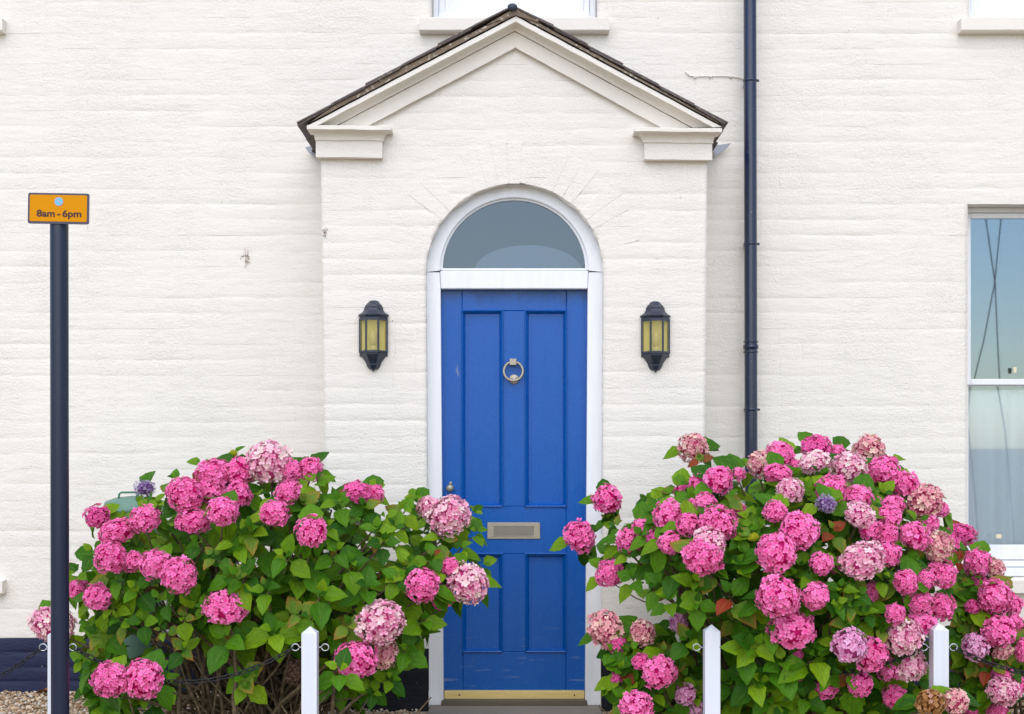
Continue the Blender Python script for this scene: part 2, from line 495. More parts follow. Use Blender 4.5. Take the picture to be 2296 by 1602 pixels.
def petalmat(name, stops, edge, trans=.16, tipk=.62):
    m, nt, b = principled(name, stops[0][1], .85, spec=.06)
    out = nt.nodes['Material Output']
    at = nn(nt, 'ShaderNodeAttribute', attribute_name='rnd')
    oi = nt.nodes.new('ShaderNodeObjectInfo')
    k = nn(nt, 'ShaderNodeMath', operation='MULTIPLY_ADD'); nt.links.new(oi.outputs['Random'], k.inputs[0]); k.inputs[1].default_value = .3
    sub = nn(nt, 'ShaderNodeMath', operation='SUBTRACT'); nt.links.new(at.outputs['Fac'], sub.inputs[0]); sub.inputs[1].default_value = .15
    nt.links.new(sub.outputs[0], k.inputs[2])
    r = ramp(nt, k.outputs[0], stops)
    ra = nn(nt, 'ShaderNodeAttribute', attribute_name='rad')
    f = nn(nt, 'ShaderNodeMath', operation='MULTIPLY'); nt.links.new(ra.outputs['Fac'], f.inputs[0]); f.inputs[1].default_value = tipk
    col = mixcol(nt, f.outputs[0], r.outputs['Color'], edge)
    nt.links.new(col, b.inputs['Base Color'])
    tl = nn(nt, 'ShaderNodeBsdfTranslucent'); nt.links.new(col, tl.inputs['Color'])
    mx = nn(nt, 'ShaderNodeMixShader', Fac=trans)
    nt.links.new(b.outputs[0], mx.inputs[1]); nt.links.new(tl.outputs[0], mx.inputs[2])
    nt.links.new(mx.outputs[0], out.inputs['Surface'])
    return m
PETAL = {
 'p': petalmat('pink_petal', [(0, (.68, .010, .20)), (.5, (.95, .060, .37)), (1, (.98, .20, .52))], (1., .42, .68)),
 'h': petalmat('hot_pink_petal', [(0, (.52, .008, .15)), (.5, (.80, .03, .29)), (1, (.88, .10, .40))], (.95, .30, .56)),
 'l': petalmat('pale_pink_petal', [(0, (.70, .06, .28)), (.35, (.86, .24, .46)), (.7, (.90, .50, .58)), (1, (.92, .74, .66))], (.97, .74, .77)),
 't': petalmat('faded_tan_petal', [(0, (.56, .06, .17)), (.35, (.80, .24, .34)), (.7, (.82, .46, .42)), (1, (.84, .68, .50))], (.90, .62, .56)),
 'm': petalmat('lilac_pink_petal', [(0, (.60, .09, .32)), (.5, (.80, .25, .52)), (1, (.88, .45, .70))], (.94, .66, .84)),
 'b': petalmat('withered_brown_petal', [(0, (.20, .07, .02)), (.4, (.42, .20, .05)), (.75, (.55, .30, .16)), (1, (.70, .38, .42))], (.5, .26, .1)),
 'd': petalmat('dead_brown_petal', [(0, (.06, .035, .025)), (1, (.20, .12, .08))], (.22, .14, .1)),
 'v': petalmat('faded_violet_petal', [(0, (.16, .07, .22)), (.5, (.33, .18, .44)), (1, (.62, .52, .66))], (.6, .5, .68)),
 'y': petalmat('yellow_green_bud', [(0, (.28, .33, .01)), (1, (.55, .55, .03))], (.6, .6, .05)),
}

# ------------------------------------------------------------------ ground and gravel
def groundmat():
    m, nt, b = principled('gravel_earth', (.3, .25, .18), .95)
    v = nn(nt, 'ShaderNodeTexVoronoi', Scale=70.)
    tc = nt.nodes.new('ShaderNodeTexCoord'); nt.links.new(tc.outputs['Object'], v.inputs['Vector'])
    sp = nt.nodes.new('ShaderNodeSeparateColor'); nt.links.new(v.outputs['Color'], sp.inputs[0])
    r = ramp(nt, sp.outputs[0], [(0, (.22, .15, .09)), (.4, (.38, .28, .17)), (.7, (.46, .38, .27)), (1, (.6, .54, .46))])
    nt.links.new(r.outputs['Color'], b.inputs['Base Color'])
    bump(nt, b, v.outputs['Distance'], -.8, .01)
    return m
GROUNDM = groundmat()
g = mesh('ground', [(-400, -600, 0), (400, -600, 0), (400, 400, 0), (-400, 400, 0)], [(0, 1, 2, 3)], GROUNDM)
tag(g, 'tan gravelly ground running out from the house wall', 'ground', kind='structure')

def pebbles():
    rng = np.random.default_rng(3)
    bm = bmesh.new(); bmesh.ops.create_icosphere(bm, subdivisions=1, radius=1)
    bv = np.array([v.co[:] for v in bm.verts]); bf = np.array([[v.index for v in f.verts] for f in bm.faces]); bm.free()
    n = 15000
    xs = rng.uniform(-3.3, 3.3, n); ys = rng.uniform(-.45, .49, n)
    keep = ~((np.abs(xs) < 1.03) & (ys > -.03)) & ~((np.abs(xs) < .50) & (ys > -.32))
    xs, ys = xs[keep], ys[keep]; n = len(xs)
    s = rng.uniform(.005, .0125, n) * (1 + (rng.random(n) > .97) * .9)
    sc = np.stack([s * rng.uniform(.8, 1.4, n), s * rng.uniform(.7, 1.2, n), s * rng.uniform(.5, .85, n)], 1)
    an = rng.uniform(0, 6.28, n)
    V = bv[None] * (1 + rng.uniform(-.13, .13, (n, len(bv), 1))) * sc[:, None, :]
    c, si = np.cos(an)[:, None], np.sin(an)[:, None]
    x = V[..., 0] * c - V[..., 1] * si; y = V[..., 0] * si + V[..., 1] * c
    tl = rng.uniform(-.4, .4, n)[:, None]
    z = V[..., 2] + x * tl
    V = np.stack([x + xs[:, None], y + ys[:, None], z + (rng.uniform(.0, .012, n) + .004)[:, None]], -1).reshape(-1, 3)
    F = (bf[None] + (np.arange(n) * len(bv))[:, None, None]).reshape(-1, 3)
    me = bpy.data.meshes.new('gravel')
    me.from_pydata(V.tolist(), [], F.tolist())
    a = me.attributes.new('rnd', 'FLOAT', 'POINT')
    a.data.foreach_set('value', np.repeat(rng.random(n), len(bv)).astype(np.float32))
    me.shade_smooth()
    m, nt, b = principled('gravel_stone', (.4, .3, .2), .8)
    at = nn(nt, 'ShaderNodeAttribute', attribute_name='rnd')
    r = ramp(nt, at.outputs['Fac'], [(0, (.24, .13, .065)), (.3, (.42, .28, .16)), (.6, (.55, .42, .27)), (.85, (.66, .56, .44)), (.95, (.30, .29, .29)), (1, (.72, .68, .6))])
    nt.links.new(r.outputs['Color'], b.inputs['Base Color'])
    me.materials.append(m)
    o = bpy.data.objects.new('gravel', me); COL.objects.link(o)
    tag(o, 'bed of small tan and honey coloured pebbles along the wall', 'gravel', kind='stuff')
pebbles()

# ------------------------------------------------------------------ brick courses
PROF = [(0., .05, 0), (0., .0, 1.), (0., .0, 1.), (.05, 0, .86), (.13, 0, .34), (.26, 0, 0.04), (.5, 0, -.12), (.74, 0, 0.04), (.87, 0, .34), (.95, 0, .86), (1., 0, 1.), (1., 0, 1.), (1., .05, 0)]
def course(z0, z1, xl, xr, y, mat, parent, seed, depth=.0020, step=.03, name='brick_course'):
    """one painted course between two bed joints; xl, xr: functions of z giving its ends"""
    if not callable(xl): c0 = xl; xl = lambda z: c0
    if not callable(xr): c1 = xr; xr = lambda z: c1
    zm = (z0 + z1) / 2
    L = max(xr(zm) - xl(zm), xr(z0) - xl(z0), xr(z1) - xl(z1))
    if L < .02: return None
    n = max(2, int(L / step))
    V, F = [], []
    nr = len(PROF)
    bl = .235
    for i in range(n + 1):
        t = i / n
        xm = xl(zm) + (xr(zm) - xl(zm)) * t
        k0 = max(.0, .5 + 1.7 * N1(xm * 1.3, z0 * 37.1, 1.7) + .5 * N1(xm * 7, z0 * 31, 5))
        k1 = max(.0, .5 + 1.7 * N1(xm * 1.3, z1 * 37.1, 1.7) + .5 * N1(xm * 7, z1 * 31, 5))
        wob0 = .0035 * N1(xm * 4, z0 * 53, 9.) ; wob1 = .0035 * N1(xm * 4, z1 * 53, 9.)
        face = .0015 * N1(xm * 2.2, zm * 17, seed) + .0012 * N1(xm * 9, zm * 23, seed)
        # a faint upright joint between two bricks here and there
        off = .5 * bl * (int(round(zm * 97)) % 2)
        bi = math.floor((xm + off) / bl); fx = (xm + off) / bl - bi
        face += .0008 * N1(bi * 3.3, zm * 41, 2.)
        for fz, back, jt in PROF:
            z = z0 + (z1 - z0) * fz
            zz = z + wob0 * (1 - fz) + wob1 * fz
            k = k0 if fz < .5 else k1
            x = xl(z) + (xr(z) - xl(z)) * t
            V.append((x, y + back + (face + depth * jt * (k if jt > 0 else 1) if not back else 0), zz))
    for i in range(n):
        for j in range(nr - 1):
            if j in (1, nr - 3): continue
            a = i * nr + j
            F.append((a, a + nr, a + nr + 1, a + 1))
    ring_ = [0] + list(range(2, nr - 2)) + [nr - 1]
    F.append(tuple(ring_)); F.append(tuple(n * nr + q for q in ring_)[::-1])
    return mesh(name, V, F, mat, parent, True)

WD = 7.5            # distance of the main wall
WY = WD - 7
house = thing('house', (0, WY, 0), 'cream painted brick house front with dark navy base and white sash windows', 'house')
# stone sill top, opening, for each window:  x0, x1, sill top z, head z, meeting rail z
WIN = [(2.539, 3.46, .642, 2.736, 1.759), (2.549, 3.47, 3.763, 5.5, 4.85), (-.4535, .4697, 3.763, 5.5, 4.85),
       (-3.80, -2.895, .642, 2.736, 1.759), (-3.80, -2.895, 3.763, 5.5, 4.85)]
XW0, XW1 = -4.3, 4.3
def spans(z0, z1):
    zm = (z0 + z1) / 2
    cuts = [(a, b) for a, b, s, h, m in WIN if s - .02 < zm < h]
    if zm < 2.93: cuts.append((-.93, .93))
    cuts.sort()
    x = XW0; out = []
    for a, b in cuts:
        if a > x: out.append((x, a))
        x = max(x, b)
    if x < XW1: out.append((x, XW1))
    return out
PITCH, ZJ = .08697, 3.7764
wall = box('wall', XW0 + .01, XW1 - .01, WY + .30, WY + .33, 0, 5.6, ROOMM, house)     # inner leaf behind everything
PL_TOP = .311
k = -20
zs = []
while True:
    z = ZJ - PITCH * k
    if z < PL_TOP + .02: break
    zs.append(z); k += 1
zs.append(PL_TOP)
for i in range(len(zs) - 1):
    z1, z0 = zs[i], zs[i + 1]
    for xa, xb in spans(z0, z1):
        course(z0, z1, xa, xb, WY, WALL, wall, i * 1.3, step=.03)
# wall body (a slab with the openings left free), set just behind the courses
def body_pieces():
    ys, ye = WY + .012, WY + .29
    def bx(x0, x1, z0, z1): box('wall_body', x0, x1, ys, ye, z0, z1, WALL, house)
    for (x0, x1, za, zb) in [(XW0, XW1, 5.5, 5.6)]:
        bx(x0, x1, za, zb)
    bx(XW0, -3.80, 0, 5.5); bx(3.47, XW1, 0, 5.5)
    for side in (-1, 1):
        a, b = (-3.80, -2.895) if side < 0 else (2.545, 3.47)
        bx(a, b, 0, .60); bx(a, b, 2.736, 3.72)
    bx(-2.895, -.93, 0, 5.5); bx(.93, 2.545, 0, 5.5)
    bx(-.93, .93, 2.93, 3.72); bx(-.93, -.4535, 3.72, 5.5); bx(.4697, .93, 3.72, 5.5)
body_pieces()
# dark base
pz = [0.0, .07, .148, .232, PL_TOP]
for i in range(4):
    for xa, xb in ((XW0, -.98), (.98, XW1)):
        course(pz[i] - (.03 if i == 0 else 0), pz[i + 1] - (.004 if i == 3 else 0), xa, xb, WY - .018, PLINTH, house, 50 + i, depth=.008, name='plinth_course')

def sash_window(x0, x1, zs_, zh, zm, sill_to=None, horn=True):
    """timber sash window set back in the wall"""
    fy = WY + .12
    o = thing_part('window', house)
    ov = .065
    sx0, sx1 = (x0 - ov, x1 + ov)
    # stone sill
    bm = bmesh.new()
    V = []
    nseg = 24
    prof = [(WY + .28, .0), (WY - .06, -.010), (WY - .064, -.075), (WY - .055, -.082), (WY + .05, -.082), (WY + .28, -.082)]
    rows = []
    for i in range(nseg + 1):
        x = sx0 + (sx1 - sx0) * i / nseg
        rows.append([bm.verts.new((x, y + .0015 * N1(x * 9, z * 50), zs_ + z + .002 * N1(x * 6, z * 40, 3))) for y, z in prof])
    for i in range(nseg):
        for j in range(len(prof)):
            bm.faces.new((rows[i][j], rows[i + 1][j], rows[i + 1][(j + 1) % len(prof)], rows[i][(j + 1) % len(prof)]))
    bm.faces.new(rows[0]); bm.faces.new(rows[-1][::-1])
    bmobj('sill', bm, SILLM, o)
    # white lining of the opening
    box('casing', x0 + .001, x0 + .030, fy, fy + .10, zs_ + .05, zh - .001, WHITE, o, .003)
    box('casing', x1 - .030, x1 - .001, fy, fy + .10, zs_ + .05, zh - .001, WHITE, o, .003)
    box('casing', x0 + .031, x1 - .031, fy, fy + .10, zh - .028, zh - .001, WHITE, o, .003)
    # timber sill in two steps
    box('timber_sill', x0 + .001, x1 - .001, fy - .035, fy + .10, zs_ + .002, zs_ + .050, WHITE, o, .004)
    box('timber_sill', x0 + .031, x1 - .031, fy + .008, fy + .10, zs_ + .053, zs_ + .086, WHITE, o, .004)
    gx0, gx1 = x0 + .031, x1 - .031
    # lower sash (behind), upper sash (in front)
    def sash(y, za, zb, bot, top, st=.034):
        box('stile', gx0, gx0 + st, y, y + .035, za, zb, WHITE, o, .003)
        box('stile', gx1 - st, gx1, y, y + .035, za, zb, WHITE, o, .003)
        box('rail', gx0 + st + .0005, gx1 - st - .0005, y + .001, y + .034, za, za + bot, WHITE, o, .003)
        box('rail', gx0 + st + .0005, gx1 - st - .0005, y + .001, y + .034, zb - top, zb, WHITE, o, .003)
        box('pane', gx0 + st - .004, gx1 - st + .004, y + .016, y + .019, za + bot - .004, zb - top + .004, GLASS, o)
    sash(fy + .012, zm - .030, zh - .030, .034, .030)
    sash(fy + .050, zs_ + .090, zm + .002, .085, .036)
    return o
def thing_part(name, parent):
    o = bpy.data.objects.new(name, None); o.empty_display_size = .1
    return link(o, parent)
for wn in WIN:
    sash_window(*wn)
# a room behind the lower right window
rm = bmesh.new()
bmesh.ops.create_cube(rm, size=1, matrix=Matrix.Translation((3.0, WY + 1.2, 1.6)) @ Matrix.Diagonal((1.6, 1.7, 2.6, 1)))
bmesh.ops.delete(rm, geom=[f for f in rm.faces if f.normal.y < -.9], context='FACES')
bmobj('room', rm, ROOMM, house)
# remove the inner leaf where the room lies: build it in two pieces instead
bpy.data.objects.remove(bpy.data.objects['window_dummy'], do_unlink=True) if 'window_dummy' in bpy.data.objects else None
me = wall.data
me.clear_geometry()
def boxdata(L):
    V, F = [], []
    for x0, x1, y0, y1, z0, z1 in L:
        b = len(V)
        V += [(x0, y0, z0), (x1, y0, z0), (x1, y1, z0), (x0, y1, z0), (x0, y0, z1), (x1, y0, z1), (x1, y1, z1), (x0, y1, z1)]
        F += [tuple(b + q for q in f) for f in ((0, 3, 2, 1), (4, 5, 6, 7), (0, 1, 5, 4), (1, 2, 6, 5), (2, 3, 7, 6), (3, 0, 4, 7))]
    return V, F
V_, F_ = boxdata([(XW0, 2.2, WY + .30, WY + .33, 0, 5.6), (2.2, 3.8, WY + .30, WY + .33, 2.9, 5.6), (3.8, XW1, WY + .30, WY + .33, 0, 5.6), (2.2, 3.8, WY + .30, WY + .33, 0, .3)])
me.from_pydata(V_, [], F_)

# net curtain hanging behind the lower sash, a catch on the meeting rail
def curtain():
    V, F = [], []
    nx, nz = 120, 14
    for j in range(nz + 1):
        z = .80 + (1.70 - .80) * j / nz
        for i in range(nx + 1):
            x = 2.585 + .83 * i / nx
            sway = .02 * (1 - j / nz) * math.sin(x * 6)
            y = WY + .238 + -abs(.0) + .024 * math.sin(x * 46 + 3 * N1(x * 3, z * .8)) * (.6 + .5 * N1(x * 5, 2)) + .006 * N1(x * 9, z * 2, 4)
            V.append((x + sway, y, z))
    for j in range(nz):
        for i in range(nx):
            a = j * (nx + 1) + i
            F.append((a, a + 1, a + nx + 2, a + nx + 1))
    m, nt, b = principled('net_curtain_fabric', (.90, .94, .95), .9)
    out = nt.nodes['Material Output']
    tr = nn(nt, 'ShaderNodeBsdfTransparent'); tl = nn(nt, 'ShaderNodeBsdfTranslucent')
    tl.inputs['Color'].default_value = (.7, .78, .8, 1)
    m1 = nn(nt, 'ShaderNodeMixShader', Fac=.04); m2 = nn(nt, 'ShaderNodeMixShader', Fac=.08)
    nt.links.new(b.outputs[0], m1.inputs[1]); nt.links.new(tl.outputs[0], m1.inputs[2])
    nt.links.new(m1.outputs[0], m2.inputs[1]); nt.links.new(tr.outputs[0], m2.inputs[2])
    nt.links.new(m1.outputs[0], out.inputs['Surface'])
    t = thing('net_curtain', (3.0, WY + .238, .8), 'pale blue white net curtain hanging in folds behind the lower sash', 'curtain')
    mesh('fabric', V, F, m, t, True)
    tube('curtain_rod', [(2.56, WY + .238, 1.70), (3.44, WY + .238, 1.70)], .006, WHITE, t)
curtain()
cw = [o for o in bpy.data.objects if o.name == 'window'][0]
pp('sash_catch', [(2272, 824), (2280, 824), (2279, 837), (2273, 837)], 7.605, .012, CREAMP, cw, .002)
pp('sash_lift', [(2234, 1199), (2246, 1199), (2246, 1208), (2234, 1208)], 7.60, .02, CREAMP, cw, .002)

# ------------------------------------------------------------------ porch
porch = thing('porch', (0, 0, 0), 'cream painted brick porch with pediment, slate roof and arched doorway', 'porch')
def edgeL(z):
    v = VC - (z - EYE) * FPX / 7.0
    return PX(719 + (v - 360) * 8 / 680, 7.0)
def edgeR(z):
    v = VC - (z - EYE) * FPX / 7.0
    return PX(1586 - (v - 360) * 5 / 600, 7.0)
AC = (PX(1154, 7), PZ(612, 7)); AR = 199 * 7 / FPX     # arch centre and radius
ATOP = AC[1] + AR
def openL(z):
    if z >= ATOP: return AC[0]
    if z > AC[1]: return AC[0] - math.sqrt(max(0, AR * AR - (z - AC[1]) ** 2))
    v = VC - (z - EYE) * FPX / 7.0
    return PX(955 + (v - 612) * 6 / 968, 7.0)
def openR(z):
    if z >= ATOP: return AC[0]
    if z > AC[1]: return AC[0] + math.sqrt(max(0, AR * AR - (z - AC[1]) ** 2))
    v = VC - (z - EYE) * FPX / 7.0
    return PX(1353 - (v - 612) * 5 / 968, 7.0)
APX, APZ = PX(1156, 7), PZ(80, 7)
SLOPE = (APZ - PZ(285, 7)) / (APX - PX(735, 7))
def gabL(z): return max(edgeL(z), APX - max(0, (APZ - z)) / SLOPE)
def gabR(z): return min(edgeR(z), APX + max(0, (APZ - z)) / SLOPE)
pw = thing_part('porch_wall', porch)
PP_ = 64.8 / 1.784 * 7 / FPX
zz = PZ(1230 / 1.784, 7)
zl = [zz + PP_ * i for i in range(-14, 30)]
PPL = .325
zl = [z for z in zl if PPL + .03 < z < APZ - .03]
zl = [PPL] + zl + [APZ]
for i in range(len(zl) - 1):
    z0, z1 = zl[i], zl[i + 1]
    if z0 < ATOP:
        course(z0, z1, gabL, openL, 0, PORCHM, pw, 100 + i, depth=.0024, step=.02)
        course(z0, z1, openR, gabR, 0, PORCHM, pw, 200 + i, depth=.0024, step=.02)
    else:
        course(z0, z1, gabL, gabR, 0, PORCHM, pw, 300 + i, depth=.0024, step=.02)
# side walls, arch reveal and the body behind the courses
for ef, s in ((edgeL, 1), (edgeR, -1)):
    bm = bmesh.new()
    xb, xt = ef(0.), ef(3.0)
    pts = [(xb, 0), (xt, 3.0), (xt + s * .10, 3.0), (xb + s * .10, 0)]
    a = [bm.verts.new((x + s * .002, .012, z)) for x, z in pts]; b = [bm.verts.new((x + s * .002, WY + .01, z)) for x, z in pts]
    bm.faces.new(a); bm.faces.new(b[::-1])
    for i in range(4): bm.faces.new((a[i], b[i], b[(i + 1) % 4], a[(i + 1) % 4]))
    bmobj('side_wall', bm, PORCHM, porch)
    for i in range(4):
        x0, x1 = (ef(.1) - .018, openL(.1)) if s > 0 else (openR(.1), ef(.1) + .018)
        hh = [-.03, .075, .155, .24, PPL]
        course(hh[i], hh[i + 1] - (.004 if i == 3 else 0), x0, x1, -.018, PLINTHB, porch, 400 + i, depth=.006, step=.025, name='plinth_course')
bm = bmesh.new()
ring = []
NA = 40
pts = [(openL(0), 0)] + [(AC[0] - AR * math.cos(math.pi * i / NA), AC[1] + AR * math.sin(math.pi * i / NA)) for i in range(NA + 1)] + [(openR(0), 0)]
for x, z in pts:
    ring.append((bm.verts.new((x, .003, z)), bm.verts.new((x, .10, z))))
for i in range(len(ring) - 1):
    bm.faces.new((ring[i][0], ring[i + 1][0], ring[i + 1][1], ring[i][1]))
bmobj('arch_reveal', bm, PORCHM, porch, True)
# faint radiating arch bricks under the paint
for i in range(25):
    a0 = math.pi * (i + .03) / 25; a1 = math.pi * (i + .97) / 25
    random.seed(i)
    if i in (0, 1, 23, 24) or random.random() < .35: continue
    r1 = AR + (.225 if i % 2 else .215) + random.uniform(-.01, .01); r0 = AR + .002
    am = (a0 + a1) / 2
    q = [(AC[0] - r * math.cos(a), AC[1] + r * math.sin(a)) for r, a in ((r0, a0), (r0, am), (r0, a1), (r1, a1), (r1, am), (r1, a0))]
    pr = random.uniform(.0, .0009)
    poly('arch_brick', q, -.0012 - pr, .006, PORCHM, pw, .0009)
pp('gable_backing', [(722, 355), (1583, 355), (1583, 285), (1157, 70), (722, 285)], 7.014, .10, PORCHM, porch)

def corbel(rows, uL, uR):
    """rows: (v, inset left, inset right, projection)"""
    bm = bmesh.new(); R_ = []
    n = 30
    for v, il, ir, pj in rows:
        d = 7 - pj
        z = PZ(v, d)
        x0, x1 = PX(uL + il, d), PX(uR - ir, d)
        r = [bm.verts.new((x0, .01, z))]
        for i in range(n + 1):
            x = x0 + (x1 - x0) * i / n
            r.append(bm.verts.new((x, -pj + .0022 * N1(x * 11, v * .07), z + .003 * N1(x * 7, v * .05, 2) + (x - x0) / (x1 - x0) * -.004)))
        r.append(bm.verts.new((x1, .01, z)))
        R_.append(r)
    for a, b in zip(R_[:-1], R_[1:]):
        for i in range(len(a) - 1): bm.faces.new((a[i], a[i + 1], b[i + 1], b[i]))
    bm.faces.new(R_[0]); bm.faces.new(R_[-1][::-1])
    return bmobj('corbel', bm, TRIMC, porch)
def corb_rows(v0, v1, v2, v3, wi):
    rows = [(v0, 1, 1, .112), (v0 + 1.2, 0, 0, .118), (v1 - 1.5, 0, 0, .118), (v1 - .5, 2, 2, .108)]
    for t in (.15, .35, .55, .75, 1.0):
        c = 1 - math.sqrt(max(0, 1 - (1 - t) ** 2))
        rows.append((v1 + (v2 - v1) * t, 2 + (wi - 2) * (1 - c) * .98, 2 + (wi - 2) * (1 - c) * .98, .055 + .05 * c))
    rows += [(v2 + .6, wi + 1, wi + 1, .048), (v2 + 2, wi + 2, wi + 2, .046), (v3 - 1, wi + 2, wi + 2, .046), (v3, wi + 3, wi + 3, .043)]
    return rows
corbel(corb_rows(281, 291.6, 314, 353, 18), 688, 877)
corbel(corb_rows(286, 296, 319.6, 358.5, 20), 1423, 1619)

def rake(name, lines, mat, seed, parent):
    """lines: ((left), (apex), (right), projection) from outer to inner; lofted"""
    bm = bmesh.new(); R_ = []
    n = 40
    for (a, b, c, pj) in lines:
        d = 7 - pj
        row = []
        for i in range(2 * n + 1):
            if i <= n: t = i / n; u = a[0] + (b[0] - a[0]) * t; v = a[1] + (b[1] - a[1]) * t
            else: t = (i - n) / n; u = b[0] + (c[0] - b[0]) * t; v = b[1] + (c[1] - b[1]) * t
            w_ = .8 * N1(u * .03, v * .02, seed) + .45 * N1(u * .15, 0, seed + 3)
            row.append(bm.verts.new((PX(u, d), -pj + .0012 * N1(u * .08, seed), PZ(v + w_, d))))
        R_.append(row)
    for a, b in zip(R_[:-1], R_[1:]):
        for i in range(2 * n): bm.faces.new((a[i], a[i + 1], b[i + 1], b[i]))
    o = bmobj(name, bm, mat, parent)
    return o
def lerp3(A, B, t):
    return tuple(tuple(A[i][k] + (B[i][k] - A[i][k]) * t for k in range(2)) for i in range(3))
L0 = ((688, 283), (1157, 36.6), (1619, 285))
L1 = ((711, 283), (1156.5, 50), (1597, 286))
L2 = ((753, 282), (1154, 69), (1554, 287))
L3 = ((827, 283), (1156, 108.4), (1481, 287))
rake('cornice_slab', [(*L0, .0), (*L0, .112), (*lerp3(L0, L1, .08), .118), (*lerp3(L0, L1, .9), .118), (*L1, .110), (*lerp3(L1, L2, .03), .104)], TRIMC, 11, porch)
cav = []
for t in (0, .12, .3, .5, .7, .88, 1.):
    c = 1 - math.sqrt(max(0, 1 - (1 - t) ** 2))
    cav.append((*lerp3(L1, L2, t), .045 + .060 * c))
rake('cornice_cove', cav + [(*lerp3(L2, L3, .03), .027)], TRIMC, 17, porch)
rake('cornice_fascia', [(*lerp3(L2, L3, .03), .025), (*lerp3(L2, L3, .07), .034), (*lerp3(L2, L3, .2), .033), (*lerp3(L2, L3, .96), .031), (*L3, .027), (*L3, -.005)], TRIMC, 23, porch)
# mortar bedding between cornice and slates
def mortar(a, b, c, d_, parts):
    bm = bmesh.new(); R_ = []
    n = 40
    for A, B, pj, s in ((a, b, .0, 1), (a, b, .118, 2), (c, d_, .124, 3), (c, d_, .0, 4)):
        d = 7 - pj; row = []
        for i in range(n + 1):
            t = i / n; u = A[0] + (B[0] - A[0]) * t; v = A[1] + (B[1] - A[1]) * t
            w_ = 1.3 * N1(u * .06, s) + .8 * N1(u * .2, s)
            row.append(bm.verts.new((PX(u, d), -pj + .004 * N1(u * .1, s, 4), PZ(v + w_, d))))
        R_.append(row)
    for i in range(4):
        A, B = R_[i], R_[(i + 1) % 4]
        for j in range(n): bm.faces.new((A[j], A[j + 1], B[j + 1], B[j]))
    bmobj('mortar_bed', bm, MORTAR, porch)
mortar((780, 214), (1157, 24), (694, 276), (1157, 32.5), 0)
mortar((1605, 270), (1157, 24), (1612, 277.5), (1157, 32.5), 0)
pp('mortar_bed', [(1090, 56), (1150, 20), (1166, 20), (1215, 47), (1203, 50), (1157, 33), (1128, 43)], 6.872, .08, MORTAR, porch, .004)

# roof slates
def slates():
    roof = thing_part('roof', porch)
    yf, yb = -.130, WY + .01
    for side in (-1, 1):
        E = P(663 if side < 0 else 1635, 279, 6.86); A = P(1150, 9, 6.86)
        dx, dz = A.x - E.x, A.z - E.z
        L = math.hypot(dx, dz); sx, sz = dx / L, dz / L
        nx, nz = (-sz, sx) if side < 0 else (sz, -sx)
        if nz < 0: nx, nz = -nx, -nz
        nC = 6
        ex = (L - .02) / nC
        for c in range(-1, nC):
            s0 = max(0, c * ex) + (0.004 if c < 0 else 0); ln = ex + .19 if c >= 0 else ex * .9
            s1 = min(s0 + ln, L - .004)
            ys = [yf]
            y = yf + (.30 if (c % 2) else .17)
            while y < yb - .05:
                ys.append(y); y += .26
            ys.append(yb)
            for j in range(len(ys) - 1):
                random.seed(c * 31 + j * 7 + side * 3)
                y0 = ys[j] + (random.uniform(-.006, .01) if j == 0 else .002); y1 = ys[j + 1] - .002
                th = .009
                lift = .0145 + random.uniform(-.002, .004) if c >= 0 else .004
                j0 = random.uniform(-.022, .016) if c < 1 else random.uniform(-.006, .006)
                bm = bmesh.new()
                V = []
                for (s, off) in ((s0 - j0, lift), (s1, .0 + .004)):
                    for yy in (y0, y1):
                        for q in (0, th):
                            V.append(bm.verts.new((E.x + sx * s + nx * (off + q - .014), yy, E.z + sz * s + nz * (off + q - .014))))
                for f in ((0, 2, 3, 1), (4, 5, 7, 6), (0, 1, 5, 4), (2, 6, 7, 3), (0, 4, 6, 2), (1, 3, 7, 5)):
                    bm.faces.new([V[k] for k in f])
                bmesh.ops.bevel(bm, geom=list(bm.edges), offset=.0016, segments=1, affect='EDGES')
                bmobj('slate', bm, SLATE, roof)
    # ridge roll in two lengths
    c = P(1149, 18, 6.86)
    for y0, y1 in ((-.155, .17), (.175, WY)):
        pr = []
        V, F = [], []
        for y in (y0, y0 + .006, y1 - .006, y1):
            sh = .9 if y in (y0, y1) else 1.
            for k in range(16):
                a = 2 * math.pi * k / 16
                V.append((c.x + .025 * sh * math.cos(a), y, c.z + .017 * sh * math.sin(a) + .003))
        for i in range(3):
            for k in range(16): F.append((i * 16 + k, i * 16 + (k + 1) % 16, (i + 1) * 16 + (k + 1) % 16, (i + 1) * 16 + k))
        F += [tuple(range(16))[::-1], tuple(range(48, 64))]
        mesh('ridge_tile', V, F, RIDGE, roof, True)
slates()
# lead flashings where the roof meets the house wall
pp('lead_flashing', [(1600, 327), (1640, 321), (1622, 340), (1601, 353)], 7.46, .005, LEAD, porch, .001)
pp('lead_flashing', [(700, 327), (684, 331), (692, 342), (709, 356)], 7.46, .005, LEAD, porch, .001)

